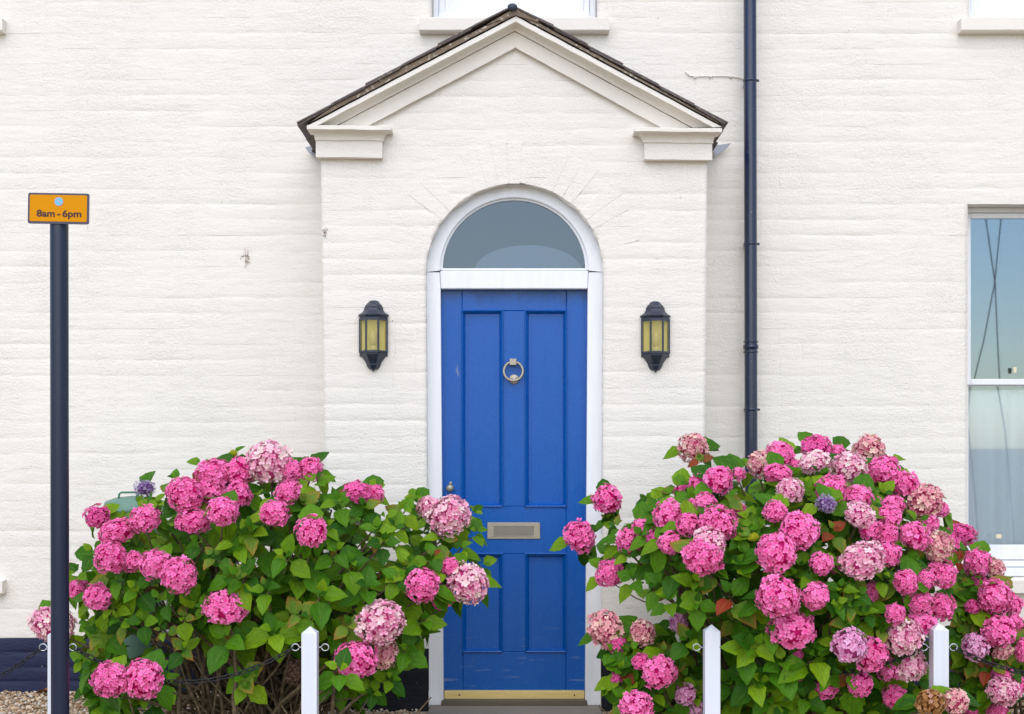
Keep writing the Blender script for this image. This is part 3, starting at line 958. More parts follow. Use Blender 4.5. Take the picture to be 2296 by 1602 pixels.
# door frame, fanlight, step
FD = 7.07
frame = thing_part('door_frame', porch)
def arcpts(cu, cv, r, a0, a1, n, ry=None):
    return [(cu - r * math.cos(a0 + (a1 - a0) * i / n), cv - (ry or r) * math.sin(a0 + (a1 - a0) * i / n)) for i in range(n + 1)]
def ringmesh(name, out, inn, d, th, mat, parent, bev=.003):
    """open band between two equal-length outlines"""
    bm = bmesh.new()
    o0 = [bm.verts.new(P(u, v, d)) for u, v in out]; i0 = [bm.verts.new(P(u, v, d)) for u, v in inn]
    o1 = [bm.verts.new(v.co + Vector((0, th, 0))) for v in o0]; i1 = [bm.verts.new(v.co + Vector((0, th, 0))) for v in i0]
    n = len(out)
    for i in range(n - 1):
        bm.faces.new((o0[i], o0[i + 1], i0[i + 1], i0[i])); bm.faces.new((o1[i], i1[i], i1[i + 1], o1[i + 1]))
        bm.faces.new((o0[i], o1[i], o1[i + 1], o0[i + 1])); bm.faces.new((i0[i], i0[i + 1], i1[i + 1], i1[i]))
    bm.faces.new((o0[0], i0[0], i1[0], o1[0])); bm.faces.new((o0[-1], o1[-1], i1[-1], i0[-1]))
    if bev:
        es = [e for e in bm.edges if (e.verts[0] in i0 and e.verts[1] in i0)]
        bmesh.ops.bevel(bm, geom=es, offset=bev, segments=2, affect='EDGES')
    return bmobj(name, bm, mat, parent)
n = 44
ringmesh('arch_head', arcpts(1154, 611, 203, 0, math.pi, n), arcpts(1153, 607, 167, 0, math.pi, n, 164), FD, .09, WHITE, frame)
ringmesh('glazing_bead', arcpts(1153, 606, 166.5, 0, math.pi, n, 163.5), arcpts(1152.5, 605, 160, 0, math.pi, n, 155.5), FD + .022, .03, WHITE, frame, .002)
pp('jamb', [(950, 611), (986, 611), (987.5, 648), (994.5, 1582), (957, 1582)], FD, .09, WHITE, frame, .003)
pp('jamb', [(1320, 611), (1357, 611), (1352, 1582), (1312, 1582), (1318, 648)], FD, .09, WHITE, frame, .003)
pp('transom', [(986.6, 607.5), (1319.5, 607.5), (1317.6, 648), (988, 648)], FD + .003, .085, WHITE, frame, .004)
pp('glazing_bead', [(990, 602), (1316, 602), (1316, 607), (990, 607)], FD + .02, .03, WHITE, frame, .002)
fan = arcpts(1152.5, 605, 163, 0, math.pi, 40, 158.5)
pp('fanlight_pane', fan, FD + .036, .004, FGLASS, frame)
pp('light_arc_card', arcpts(1184, 612, 122, 0, math.pi, 30, 62), FD + .12, .01, principled('light_arc_pale', (.42, .46, .50), .8)[0], frame)  # added pale card standing in for the lighter arc in the fanlight glass
hb = bmesh.new()
bmesh.ops.create_cube(hb, size=1, matrix=Matrix.Translation((0, 1.0, 1.5)) @ Matrix.Diagonal((1.0, 1.6, 3.0, 1)))
bmesh.ops.delete(hb, geom=[f for f in hb.faces if f.normal.y < -.9], context='FACES')
bmobj('hallway', hb, ROOMM, porch)
pp('wooden_sill', [(990, 1570.5), (1316, 1570.5), (1318, 1584), (988, 1584)], 7.06, .14, WOODS, frame, .004)
def step_():
    bm = bmesh.new()
    z1 = PZ(1584, 7.05); z0 = -.02
    x0, x1 = PX(958, 7.0), PX(1350, 7.0)
    bmesh.ops.create_cube(bm, size=1, matrix=Matrix.Translation(((x0 + x1) / 2, -.08, (z0 + z1) / 2)) @ Matrix.Diagonal((x1 - x0, .34, z1 - z0, 1)))
    bmesh.ops.bevel(bm, geom=list(bm.edges), offset=.012, segments=2, affect='EDGES')
    bmobj('doorstep', bm, STONE, porch)
step_()

# ------------------------------------------------------------------ the door
DD = 7.125
door = thing('front_door', (0, DD - 7, PZ(1550, DD)), 'blue four panel front door with bronze ring knocker and letter plate', 'door')
def quad(u0, u1, v0, v1, w0=None, w1=None): return [(u0, v0), (u1, v0), (w1 or u1, v1), (w0 or u0, v1)]
b_ = .003
pp('stile', quad(986, 1036, 647, 1549, 992.5, 1038), DD, .045, BLUE, door, b_)
pp('stile', quad(1270, 1320, 647, 1549, 1269, 1314), DD, .045, BLUE, door, b_)
pp('rail', quad(1036.2, 1269.8, 647, 697), DD + .0006, .044, BLUE, door, b_)
pp('rail', quad(1037.2, 1269.3, 1136, 1242), DD + .0006, .044, BLUE, door, b_)
pp('rail', quad(1038.2, 1268.8, 1462, 1549), DD + .0006, .044, BLUE, door, b_)
pp('muntin', quad(1127, 1178, 697.3, 1135.7), DD + .0010, .043, BLUE, door, b_)
pp('muntin', quad(1126, 1179, 1242.3, 1461.7), DD + .0010, .043, BLUE, door, b_)
for (u0, u1, v0, v1) in ((1036, 1127, 697, 1136), (1178, 1270, 697, 1136), (1038, 1126, 1242, 1462), (1179, 1269, 1242, 1462)):
    pp('panel', quad(u0 + .3, u1 - .3, v0 + .3, v1 - .3), DD + .020, .02, BLUE, door)
    # bead moulding round the panel
    bm = bmesh.new(); rows = []
    for ins, dy in ((-2.0, .002), (-1.8, -.0065), (0., -.010), (1.6, -.008), (2.6, .002), (3.4, .006), (4.6, .005), (6.6, .013), (7.5, .0195)):
        rows.append([bm.verts.new(P(u, v, DD + dy)) for u, v in ((u0 + ins, v0 + ins), (u1 - ins, v0 + ins), (u1 - ins, v1 - ins), (u0 + ins, v1 - ins))])
    for a, b in zip(rows[:-1], rows[1:]):
        for i in range(4): bm.faces.new((a[i], a[(i + 1) % 4], b[(i + 1) % 4], b[i]))
    bmobj('moulding', bm, BLUE, door)
strip = pp('kick_strip', quad(996, 1310.5, 1549.5, 1569), DD - .022, .03, BRASSP, door, .002)
for u in (1030, 1288):
    lathe('screw', [(.0045, 0), (.0045, .001), (.002, .0018)], P(u, 1559, DD - .0225), INK, strip, 10, 'Y')
# knocker
kn = thing_part('knocker', door)
c = P(1151, 833, DD - .018); rr = 21.3 * (DD - .02) / FPX; rt = .0066
V, F = [], []
for i in range(40):
    a = 2 * math.pi * i / 40
    tilt = .010 * math.cos(a)
    for k in range(10):
        bq = 2 * math.pi * k / 10
        q = rr + rt * math.cos(bq)
        V.append((c.x + q * math.sin(a), c.y - rt * math.sin(bq) - .006 + tilt * .5, c.z + q * math.cos(a)))
for i in range(40):
    for k in range(10): F.append((i * 10 + k, i * 10 + (k + 1) % 10, ((i + 1) % 40) * 10 + (k + 1) % 10, ((i + 1) % 40) * 10 + k))
mesh('ring', V, F, BRASS, kn, True)
pp('hinge_block', quad(1142.5, 1158, 804.5, 819), DD - .038, .038, BRASS, kn, .0015)
lathe('strike_plate', [(.0265, -.001), (.0265, .004), (.022, .007), (.017, .006), (.013, .010), (.006, .013)], P(1152.5, 851, DD), BRASS, kn, 24, 'Y')
# letter plate
lp = pp('letter_plate', quad(1092.5, 1211, 1172, 1209), DD - .006, .007, BRASS, door, .002)
pp('flap', quad(1107, 1197, 1180, 1201), DD - .0085, .004, VERD, lp, .0015)
for u, v, q in (((1105, 1199), 1178.6, 1180), ((1105, 1199), 1201, 1202.4)):
    pp('flap_edge', quad(u[0], u[1], v, q), DD - .0095, .004, BRASS, lp)
# little knob and keyhole cover
lathe('knob', [(.019, -.001), (.019, .003), (.010, .006), (.009, .016), (.017, .022), (.0195, .031), (.017, .040), (.008, .045)], P(1009.5, 1094.5, DD), BRASS, door, 20, 'Y')
lathe('keyhole_cover', [(.009, -.001), (.009, .004), (.004, .006)], P(1010.5, 1084, DD), BRASS, door, 14, 'Y')

# ------------------------------------------------------------------ wall lanterns
def lantern(u, v, label):
    c = P(u, 760 + (v - 760), 7.0)
    t = thing('wall_lantern', (c.x, 0, c.z), label, 'lantern', 'lanterns either side of the door')
    k = 7 / FPX
    plan = [(-1, 0), (-1, .22), (-.45, 1.), (.45, 1.), (1, .22), (1, 0)]
    DP = .082
    def sect(w, dep, dz): return [(c.x + x * w, .004 - y * dep - (.0), c.z - dz * k) for x, y in plan]
    def loft(name, secs, mat):
        bm = bmesh.new(); rows = [[bm.verts.new(p) for p in s] for s in secs]
        for a, b in zip(rows[:-1], rows[1:]):
            for i in range(6): bm.faces.new((a[i], a[(i + 1) % 6], b[(i + 1) % 6], b[i]))
        bm.faces.new(rows[0]); bm.faces.new(rows[-1][::-1])
        o = bmobj(name, bm, mat, t)
        return o
    w0 = .0735
    def S(wpx, dz): w = wpx * k; return sect(w, DP * w / w0 * .98, dz)
    top = -(760 - 674.5)
    y = lambda vv: vv - 760
    loft('cap', [S(7, y(674.5)), S(10, y(676)), S(14, y(681)), S(18, y(685)), S(19.5, y(689)), S(21, y(690)), S(20.5, y(692)),
                 S(22, y(697)), S(26, y(702)), S(32, y(706)), S(34, y(707)), S(34, y(709)), S(31, y(711)), S(30, y(714)), S(29.5, y(716))], LANTM)
    loft('base', [S(29.5, y(791)), S(30.5, y(793)), S(30.5, y(796)), S(28, y(799)), S(23, y(805)), S(18.5, y(812)), S(16, y(817)), S(16.5, y(818.5)), S(15, y(821)),
                  S(12.5, y(826)), S(9, y(829)), S(4, y(829.5))], LANTM)
    tube('finial', [(c.x, -.02, c.z - y(829) * k), (c.x, -.02, c.z - y(834) * k)], [.005, .0045], LANTM, t, 8)
    # wider rims seen behind the body
    box('back_plate', c.x - 31.5 * k, c.x + 31.5 * k, -.008, .003, c.z - y(800) * k, c.z - y(705) * k, LANTM, t, .002)
    za, zb = c.z - y(792) * k, c.z - y(715) * k
    cor = [(c.x + x * w0 * .95, -.002 - yy * DP * .93) for x, yy in plan]
    for x, yy in cor[1:5]:
        box('corner_bar', x - .0052, x + .0052, yy - .004, yy + .006, za, zb, LANTM, t, .0015)
    for i in range(1, 4):
        (xa, ya), (xb, yb) = cor[i], cor[i + 1]
        mesh('pane', [(xa, ya, za), (xb, yb, za), (xb, yb, zb), (xa, ya, zb)], [(0, 1, 2, 3)], AMBER, t)
        for z0, z1 in ((za - .001, za + .010), (zb - .012, zb + .001)):
            V, F = boxdata([(0, 1, 0, 1, z0, z1)])
            dx, dy = xb - xa, yb - ya
            l = math.hypot(dx, dy); nx, ny = dy / l, -dx / l
            V = [(xa + dx * p[0] + nx * (p[1] - .6) * .006, ya + dy * p[0] + ny * (p[1] - .6) * .006, p[2]) for p in V]
            o = mesh('cross_bar', V, F, LANTM, t); fix(o.data)
    for i in (0, 4):
        (xa, ya), (xb, yb) = cor[i], cor[i + 1]
        mesh('pane', [(xa, ya, za), (xb, yb, za), (xb, yb, zb), (xa, ya, zb)], [(0, 1, 2, 3)], AMBER, t)
    m = MAT.get('lantern_inside') or principled('lantern_inside', (.85, .78, .42), .7)[0]
    box('inner_back', c.x - .060, c.x + .060, -.0105, -.0082, za + .003, zb - .003, m, t)
    lathe('lamp_holder', [(.017, 0), (.017, .028), (.014, .032)], (c.x, -.040, za + .002), BULB, t, 16)
    lathe('bulb', [(.012, .030), (.021, .05), (.024, .075), (.021, .10), (.012, .116), (.004, .121)], (c.x, -.040, za), principled('dusty_bulb', (.55, .50, .36), .5)[0], t, 16)
lantern(838, 760, 'weathered dark half lantern with amber panes, beside the jamb with the door knob')
lantern(1469, 762, 'weathered dark half lantern with amber panes, between the door and the drainpipe')

# ------------------------------------------------------------------ drainpipe and cable
PD = 7.39
dp = thing('drainpipe', (PX(1684, PD), PD - 7, 0), 'glossy navy black cast iron drainpipe running down the cream wall', 'drainpipe')
def pipe_c(v): return P(1681.5 + 2.6 * v / 1000, v, PD)
pr = 14.3 * PD / FPX
tube('pipe', [pipe_c(v) for v in (-700, 0, 182, 548, 780, 919, 1200, 1555)], pr, IRON, dp, 24)
for v in (182, 548, 919):
    a, b = pipe_c(v - 3), pipe_c(v + 3)
    tube('collar', [a, a.lerp(b, .15), a.lerp(b, .85), b], [pr + .0005, pr + .004, pr + .004, pr + .0005], IRON, dp, 24)
    box('bolt', pipe_c(v).x + pr + .001, pipe_c(v).x + pr + .013, PD - 7 - .012, PD - 7 + .004, pipe_c(v).z - .006, pipe_c(v).z + .006, IRON, dp, .002)
for (va, vb, ex) in ((765, 769, .005), (773, 784, .0065), (788, 792, .005)):
    a, b = pipe_c(va), pipe_c(vb)
    tube('collar', [a, a.lerp(b, .12), a.lerp(b, .88), b], [pr + .0005, pr + ex, pr + ex, pr + .0005], IRON, dp, 24)
for v in (-300, 182, 548, 778, 919):
    q = pipe_c(v)
    box('bracket', q.x - .02, q.x + .02, q.y, WY + .004, q.z - .012, q.z + .012, IRON, dp, .002)
cab = thing('wall_cable', (PX(1600, WD), WY, PZ(171, WD)), 'thin cream cable clipped to the wall beside the drainpipe', 'cable')
cp = [(1537, 160), (1541, 166), (1546, 170), (1558, 172), (1576, 171.5), (1593, 171), (1615, 171), (1638, 171.3), (1655, 174), (1672, 179)]
tube('cable', [P(u, v, WD - .007) for u, v in cp], .0035, WALL, cab, 6)
for u, v in ((1558, 172), (1593, 171), (1638, 171.3)):
    q = P(u, v, WD - .008)
    box('clip', q.x - .006, q.x + .006, q.y - .006, WY + .003, q.z - .009, q.z + .007, WALL, cab, .002)

# ------------------------------------------------------------------ parking sign on its pole
SDs = 5.2
sg = thing('parking_sign', (PX(135, SDs), SDs - 7, 0), 'orange yellow 8am - 6pm parking plate on a dark navy pole', 'sign')
prr = 20 * SDs / FPX
tube('pole', [P(132.8, 498, SDs), P(132.8, 508, SDs), P(134.8, 1590, SDs), (PX(135.2, SDs), SDs - 7, -.02)], prr, POLE, sg, 28)
SC_ = SDs - prr - .0045
def rrect(u0, u1, v0, v1, r, n=5):
    pts = []
    for cu, cv, a0 in ((u1 - r, v0 + r, -90), (u1 - r, v1 - r, 0), (u0 + r, v1 - r, 90), (u0 + r, v0 + r, 180)):
        for i in range(n + 1):
            a = R(a0 + 90 * i / n)
            pts.append((cu + r * math.cos(a), cv + r * math.sin(a)))
    rot = R(.95); cu, cv = 131, 468
    return [(cu + (u - cu) * math.cos(rot) - (v - cv) * math.sin(rot), cv + (u - cu) * math.sin(rot) + (v - cv) * math.cos(rot)) for u, v in pts]
plate = pp('plate', rrect(62.5, 199.5, 433.5, 502.5, 4), SC_, .006, SIGNBK, sg, .001)
pp('yellow_face', rrect(66.6, 194.8, 437.7, 497.2, 3.2), SC_ - .0012, .002, YELLOW, sg)
disc = pp('no_waiting_symbol', arcpts(131.8, 452.4, 10.2, 0, 2 * math.pi * 31 / 32, 31), SC_ - .0020, .001, FADE, sg)
pp('symbol_disc', arcpts(131.8, 452.4, 8.8, 0, 2 * math.pi * 31 / 32, 31), SC_ - .0028, .001, SKYB, disc)
pp('symbol_bar', [(125.2, 446.6), (126.2, 445.6), (138.9, 457.9), (137.9, 458.9)], SC_ - .0036, .001, FADE, disc)
def text(s, u, v, hpx, wpx, d, mat, parent, name):
    cu = bpy.data.curves.new(name, 'FONT'); cu.body = s; cu.align_x = 'CENTER'; cu.size = 1; cu.offset = .026; cu.space_word = .55; cu.resolution_u = 4
    tmp = bpy.data.objects.new('tmp_text', cu); COL.objects.link(tmp)
    dg = bpy.context.evaluated_depsgraph_get()
    me = bpy.data.meshes.new_from_object(tmp.evaluated_get(dg))
    bpy.data.objects.remove(tmp, do_unlink=True)
    co = np.zeros(len(me.vertices) * 3); me.vertices.foreach_get('co', co); co = co.reshape(-1, 3)
    sx = wpx * d / FPX / (co[:, 0].max() - co[:, 0].min())
    cap = .72
    sz = hpx * d / FPX / cap
    o0 = P(u, v, d)
    rot = R(-.95)
    x = (co[:, 0] - (co[:, 0].max() + co[:, 0].min()) / 2) * sx; z = co[:, 1] * sz
    out = np.stack([o0.x + x * math.cos(rot) - z * math.sin(rot), np.full(len(x), o0.y), o0.z + x * math.sin(rot) + z * math.cos(rot)], 1)
    me.vertices.foreach_set('co', out.ravel()); me.update()
    me.materials.clear(); me.materials.append(mat)
    o = bpy.data.objects.new(name, me)
    return link(o, parent)
text('8am - 6pm', 132, 486.3, 15.2, 100.5, SC_ - .0024, INK, sg, 'lettering')

# ------------------------------------------------------------------ posts and chains
PDp = 5.5
def post(uc, vtop, label, group=None, rings=(-1, 1)):
    c = P(uc, vtop, PDp)
    t = thing('fence_post', (c.x, PDp - 7, 0), label, 'post', 'white posts along the flower bed')
    hw = .031; sh = 14 * PDp / FPX
    y0, y1 = PDp - 7 - hw, PDp - 7 + hw
    bm = bmesh.new()
    rows = []
    for z in (-.05, .2, .45, c.z - sh):
        rows.append([bm.verts.new((c.x + sx * hw, (y0 if sy < 0 else y1), z)) for sx, sy in ((-1, -1), (1, -1), (1, 1), (-1, 1))])
    ap = bm.verts.new((c.x, PDp - 7, c.z))
    for a, b in zip(rows[:-1], rows[1:]):
        for i in range(4): bm.faces.new((a[i], a[(i + 1) % 4], b[(i + 1) % 4], b[i]))
    for i in range(4): bm.faces.new((rows[-1][i], rows[-1][(i + 1) % 4], ap))
    bm.faces.new(rows[0][::-1])
    bmesh.ops.bevel(bm, geom=[e for e in bm.edges if e.calc_face_angle(0) > .3], offset=.003, segments=2, affect='EDGES')
    bmobj('shaft', bm, POSTW, t)
    ends = {}
    for s in rings:
        cx = c.x + s * (hw + .030); cz = PZ(1452, PDp)
        pts = [(c.x + s * (hw - .01), PDp - 7, cz), (c.x + s * (hw + .012), PDp - 7, cz)]
        for i in range(13):
            a = math.pi * (1.0 - .07) - i * 2 * math.pi * .93 / 12
            pts.append((cx + s * .015 * math.cos(a), PDp - 7 + .002, cz + .014 * math.sin(a)))
        tube('eye_hook', pts, .0026, ZINC, t, 6)
        ends[s] = Vector((cx + s * .013, PDp - 7, cz - .006))
    return ends
e1 = post(129.5, 1408, 'white painted post hidden behind the dark sign pole')
e2 = post(695.5, 1404.5, 'white painted post between the first hydrangea and the blue door')
e3 = post(1595.5, 1400.5, 'white painted post in front of the hydrangea, on the drainpipe side of the door')
e4 = post(2105, 1397.5, 'white painted post rising among pink flowers near the sash window')

def linkmesh():
    V, F = [], []
    n, m = 18, 6
    for i in range(n):
        a = 2 * math.pi * i / n
        x = .0115 * math.copysign(1, math.cos(a)) * (abs(math.cos(a)) ** .0 if False else 1)
        cx = .0105 * (1 if math.cos(a) > 0 else -1); ca = math.cos(a); sa = math.sin(a)
        p = Vector((cx + .0085 * ca, .0085 * sa, 0)); nrm = Vector((ca, sa, 0))
        for k in range(m):
            b = 2 * math.pi * k / m
            V.append(p + nrm * (.0027 * math.cos(b)) + Vector((0, 0, .0027 * math.sin(b))))
    for i in range(n):
        for k in range(m): F.append((i * m + k, i * m + (k + 1) % m, ((i + 1) % n) * m + (k + 1) % m, ((i + 1) % n) * m + k))
    me = bpy.data.meshes.new('link'); me.from_pydata([tuple(v) for v in V], [], F); me.shade_smooth(); me.materials.append(CHAINM)
    return me
LINK = linkmesh()
def chain(a, b, sag, label, cut=None):
    t = thing('chain', a, label, 'chain', 'black chains slung between the posts')
    pitch = .029
    N = 200
    pts = [a.lerp(b, i / N) + Vector((0, 0, -4 * sag * (i / N) * (1 - i / N))) for i in range(N + 1)]
    acc = [0]
    for p, q in zip(pts[:-1], pts[1:]): acc.append(acc[-1] + (q - p).length)
    n = int(round(acc[-1] / pitch)); pitch = acc[-1] / n
    j = 0
    for i in range(n):
        s = (i + .5) * pitch
        while acc[j + 1] < s: j += 1
        p = pts[j]; d = (pts[j + 1] - pts[j]).normalized()
        o = bpy.data.objects.new('link', LINK)
        side = Vector((0, 1, 0)); up = side.cross(d).normalized()
        M = Matrix((d, side, -up)).transposed().to_4x4()
        roll = Matrix.Rotation(R(45 + 90 * (i % 2) + 14 * N1(i * 1.7)), 4, 'X')
        o.matrix_basis = Matrix.Translation(p) @ M @ roll
        link(o, t)
chain(P(-560, 1452, PDp), e1[-1], .24, 'black chain dropping away from the sign pole across the dark navy base')
chain(e1[1], e2[-1], .135, 'black chain slung across the bare stems of the hydrangea with the green bin behind')
chain(e3[1], e4[-1], .10, 'black chain mostly buried in the leaves between two white posts')
chain(e4[1], P(2620, 1452, PDp), .115, 'black chain running from the post near the sash window past pink flowers')

# ------------------------------------------------------------------ green bin behind the first bush
bc = P(303, 1000, 7.12)
bn = thing('green_bin', (bc.x, bc.y, 0), 'faded green plastic bin with lid handle behind the hydrangea', 'bin')
kz = lambda v: PZ(v, 7.0)
lathe('tub', [(.125, 0), (.130, .01), (.150, kz(1160)), (.158, kz(1146)), (.158, kz(1142))], (bc.x, bc.y, 0), BINM, bn, 32)
lathe('lid', [(.164, kz(1150)), (.165, kz(1143)), (.162, kz(1140)), (.158, kz(1130)), (.150, kz(1126)), (.10, kz(1118)), (.02, kz(1114))], (bc.x, bc.y, 0), BINM, bn, 32)
hx = PX(261, 7.0); hx2 = PX(312, 7.0); yb_ = bc.y - .02
for q in (0,):
    tube('handle', [(hx - .004, yb_ - .05, kz(1124)), (hx, yb_ - .05, kz(1109)), (hx + .010, yb_ - .05, kz(1105.5)), (hx2 - .02, yb_ - .05, kz(1105)), (hx2 - .004, yb_ - .05, kz(1107)), (hx2, yb_ - .05, kz(1112)), (hx2, yb_ - .05, kz(1120))], .0055, BINH, bn, 8)
    tube('handle', [(hx + .10, yb_ - .09, kz(1128)), (hx + .104, yb_ - .09, kz(1111)), (hx + .115, yb_ - .09, kz(1107)), (hx + .17, yb_ - .09, kz(1106)), (hx + .18, yb_ - .09, kz(1122))], .0055, BINH, bn, 8)

# ------------------------------------------------------------------ hydrangeas
def leaf_variant(seed):
    random.seed(seed)
    nl, nw = 7, 2
    droop = random.uniform(.08, .32); fold = random.uniform(.10, .34); wv = random.uniform(.32, .39); tw = random.uniform(-.12, .12); skew = random.uniform(-.06, .06)
    V, UV, F = [], [], []
    for i in range(nl + 1):
        t = i / nl
        wd = wv * (max(0, math.sin(math.pi * min(1, t ** .74)))) ** .88 * (1 - .15 * t)
        if i == nl: wd = .0
        if i == 0: wd = .018
        wd *= 1 + .06 * (1 if i % 2 else -1) * (0 < i < nl)
        for j in range(-nw, nw + 1):
            f = j / nw
            x = wd * f + skew * t * t
            z = abs(f) * wd * fold * 1.6 - droop * t * t + tw * t * f * wd + .012 * math.sin(t * 9 + f * 2 + seed)
            V.append((x, .10 + t * .90, z)); UV.append((f, t))
    m = 2 * nw + 1
    for i in range(nl):
        for j in range(m - 1):
            a = i * m + j
            F.append((a, a + 1, a + m + 1, a + m))
    # leaf stalk
    b = len(V)
    V += [(-.012, 0, .0), (.012, 0, .0), (.012, .13, .004), (-.012, .13, .004)]; UV += [(0, 0)] * 4
    F.append((b, b + 1, b + 2, b + 3))
    return np.array(V), np.array(UV), F
LV = [leaf_variant(s) for s in range(8)]
def leafdata(k):
    V, UV, F = LV[k]
    me = bpy.data.meshes.new('leaf')
    me.from_pydata(V.tolist(), [], F)
    ul = me.uv_layers.new(name='leaf')
    li = np.zeros(len(me.loops), dtype=np.int32); me.loops.foreach_get('vertex_index', li)
    ul.data.foreach_set('uv', UV[li].astype(np.float32).ravel())
    me.shade_smooth(); me.materials.append(LEAFG)
    return me
LM = [leafdata(k) for k in range(8)]

def head_mesh(seed, nfl, fs, petal=1.0, spread=.5, curl=.25, core='in'):
    """a ball of four-petalled florets, unit radius"""
    rng = np.random.default_rng(seed)
    V, F, RND, RAD = [], [], [], []
    lob = rng.normal(size=(5, 3)); lob /= np.linalg.norm(lob, axis=1)[:, None]
    def radius(p):
        return 1 + .17 * max(0, max(float(p @ l) for l in lob)) ** 3 - .08 + .08 * N1(p[0] * 2.3 + seed, p[1] * 2.3, p[2] * 2.3)
    ga = math.pi * (3 - math.sqrt(5))
    for i in range(nfl):
        z = 1 - 1.80 * (i + .5) / nfl
        r = math.sqrt(max(0, 1 - z * z)); th = ga * i + rng.normal(0, .12)
        nrm = np.array([r * math.cos(th), r * math.sin(th), z]) + rng.normal(0, .06, 3); nrm /= np.linalg.norm(nrm)
        dpt = rng.random(); ro = radius(nrm) * (.83 + .22 * dpt)
        c = nrm * ro
        ax = nrm + rng.normal(0, .24, 3); ax /= np.linalg.norm(ax)
        t1 = np.cross(ax, rng.normal(size=3)); t1 /= np.linalg.norm(t1); t2 = np.cross(ax, t1)
        s = fs * rng.uniform(.8, 1.2); cu = curl + rng.normal(0, .18); rv = float(np.clip(rng.normal(.30 + .38 * dpt, spread * .42), 0, 1))  # deeper florets take darker colour, shade painted between the petals
        ncol = len(V)
        for k in range(4):
            a = k * math.pi / 2
            d = t1 * math.cos(a) + t2 * math.sin(a); e = -t1 * math.sin(a) + t2 * math.cos(a)
            b = len(V)
            sk = s * rng.uniform(.88, 1.12); ck = cu + rng.normal(0, .14)
            pw_ = .46 * petal
            pts = [(.04, 0, -.05), (.34, -pw_ * .82, ck * .10), (.34, pw_ * .82, ck * .10), (.72, -pw_ * .92, ck * .35 + .05), (.70, 0, ck * .18 - .02), (.72, pw_ * .92, ck * .35 + .05), (1.0, -pw_ * .34, ck * .62), (1.02, pw_ * .34, ck * .62)]
            for x, y_, h in pts:
                V.append(c + (d * x + e * y_ + ax * h) * sk)
                RND.append(rv + rng.normal(0, .03)); RAD.append(x)
            F += [(b, b + 1, b + 4, b + 2), (b + 1, b + 3, b + 4), (b + 4, b + 5, b + 2), (b + 3, b + 6, b + 7, b + 4), (b + 4, b + 7, b + 5)]
    # inner ball stops light leaking, its darkest petal colour paints shade into the gaps
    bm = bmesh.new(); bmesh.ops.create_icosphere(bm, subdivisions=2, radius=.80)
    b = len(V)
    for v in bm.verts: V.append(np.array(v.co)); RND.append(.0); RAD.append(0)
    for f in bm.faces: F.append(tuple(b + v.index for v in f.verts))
    bm.free()
    me = bpy.data.meshes.new('flower_head')
    me.from_pydata([tuple(v) for v in V], [], F)
    for nm, A in (('rnd', RND), ('rad', RAD)):
        at = me.attributes.new(nm, 'FLOAT', 'POINT'); at.data.foreach_set('value', np.array(A, dtype=np.float32))
    me.materials.append(PETAL['p'])
    return me
HM = [head_mesh(s, 205, .172, 1.0, .6) for s in range(8)]
HS = [head_mesh(20 + s, 135, .21, 1.0, .6) for s in range(5)]         # smaller heads: larger florets
HL = [head_mesh(40 + s, 190, .178, .95, .8, .45) for s in range(4)]    # fading, curled
HV = [head_mesh(60 + s, 150, .15, .55, .8, .9) for s in range(2)]      # withered, spiky

C1 = (0, 1700, 1417 / 1024); C2 = (900, 1700, 1588 / 1148); C3 = (2100, 1650, 1459 / 1100); C4 = (3000, 1650, 1453 / 1096)
def conv(c, x, y): return ((c[0] + x / c[2]) / 1.78397, (c[1] + y / c[2]) / 1.78397)
def kpx(c): return 1 / c[2] / 1.78397

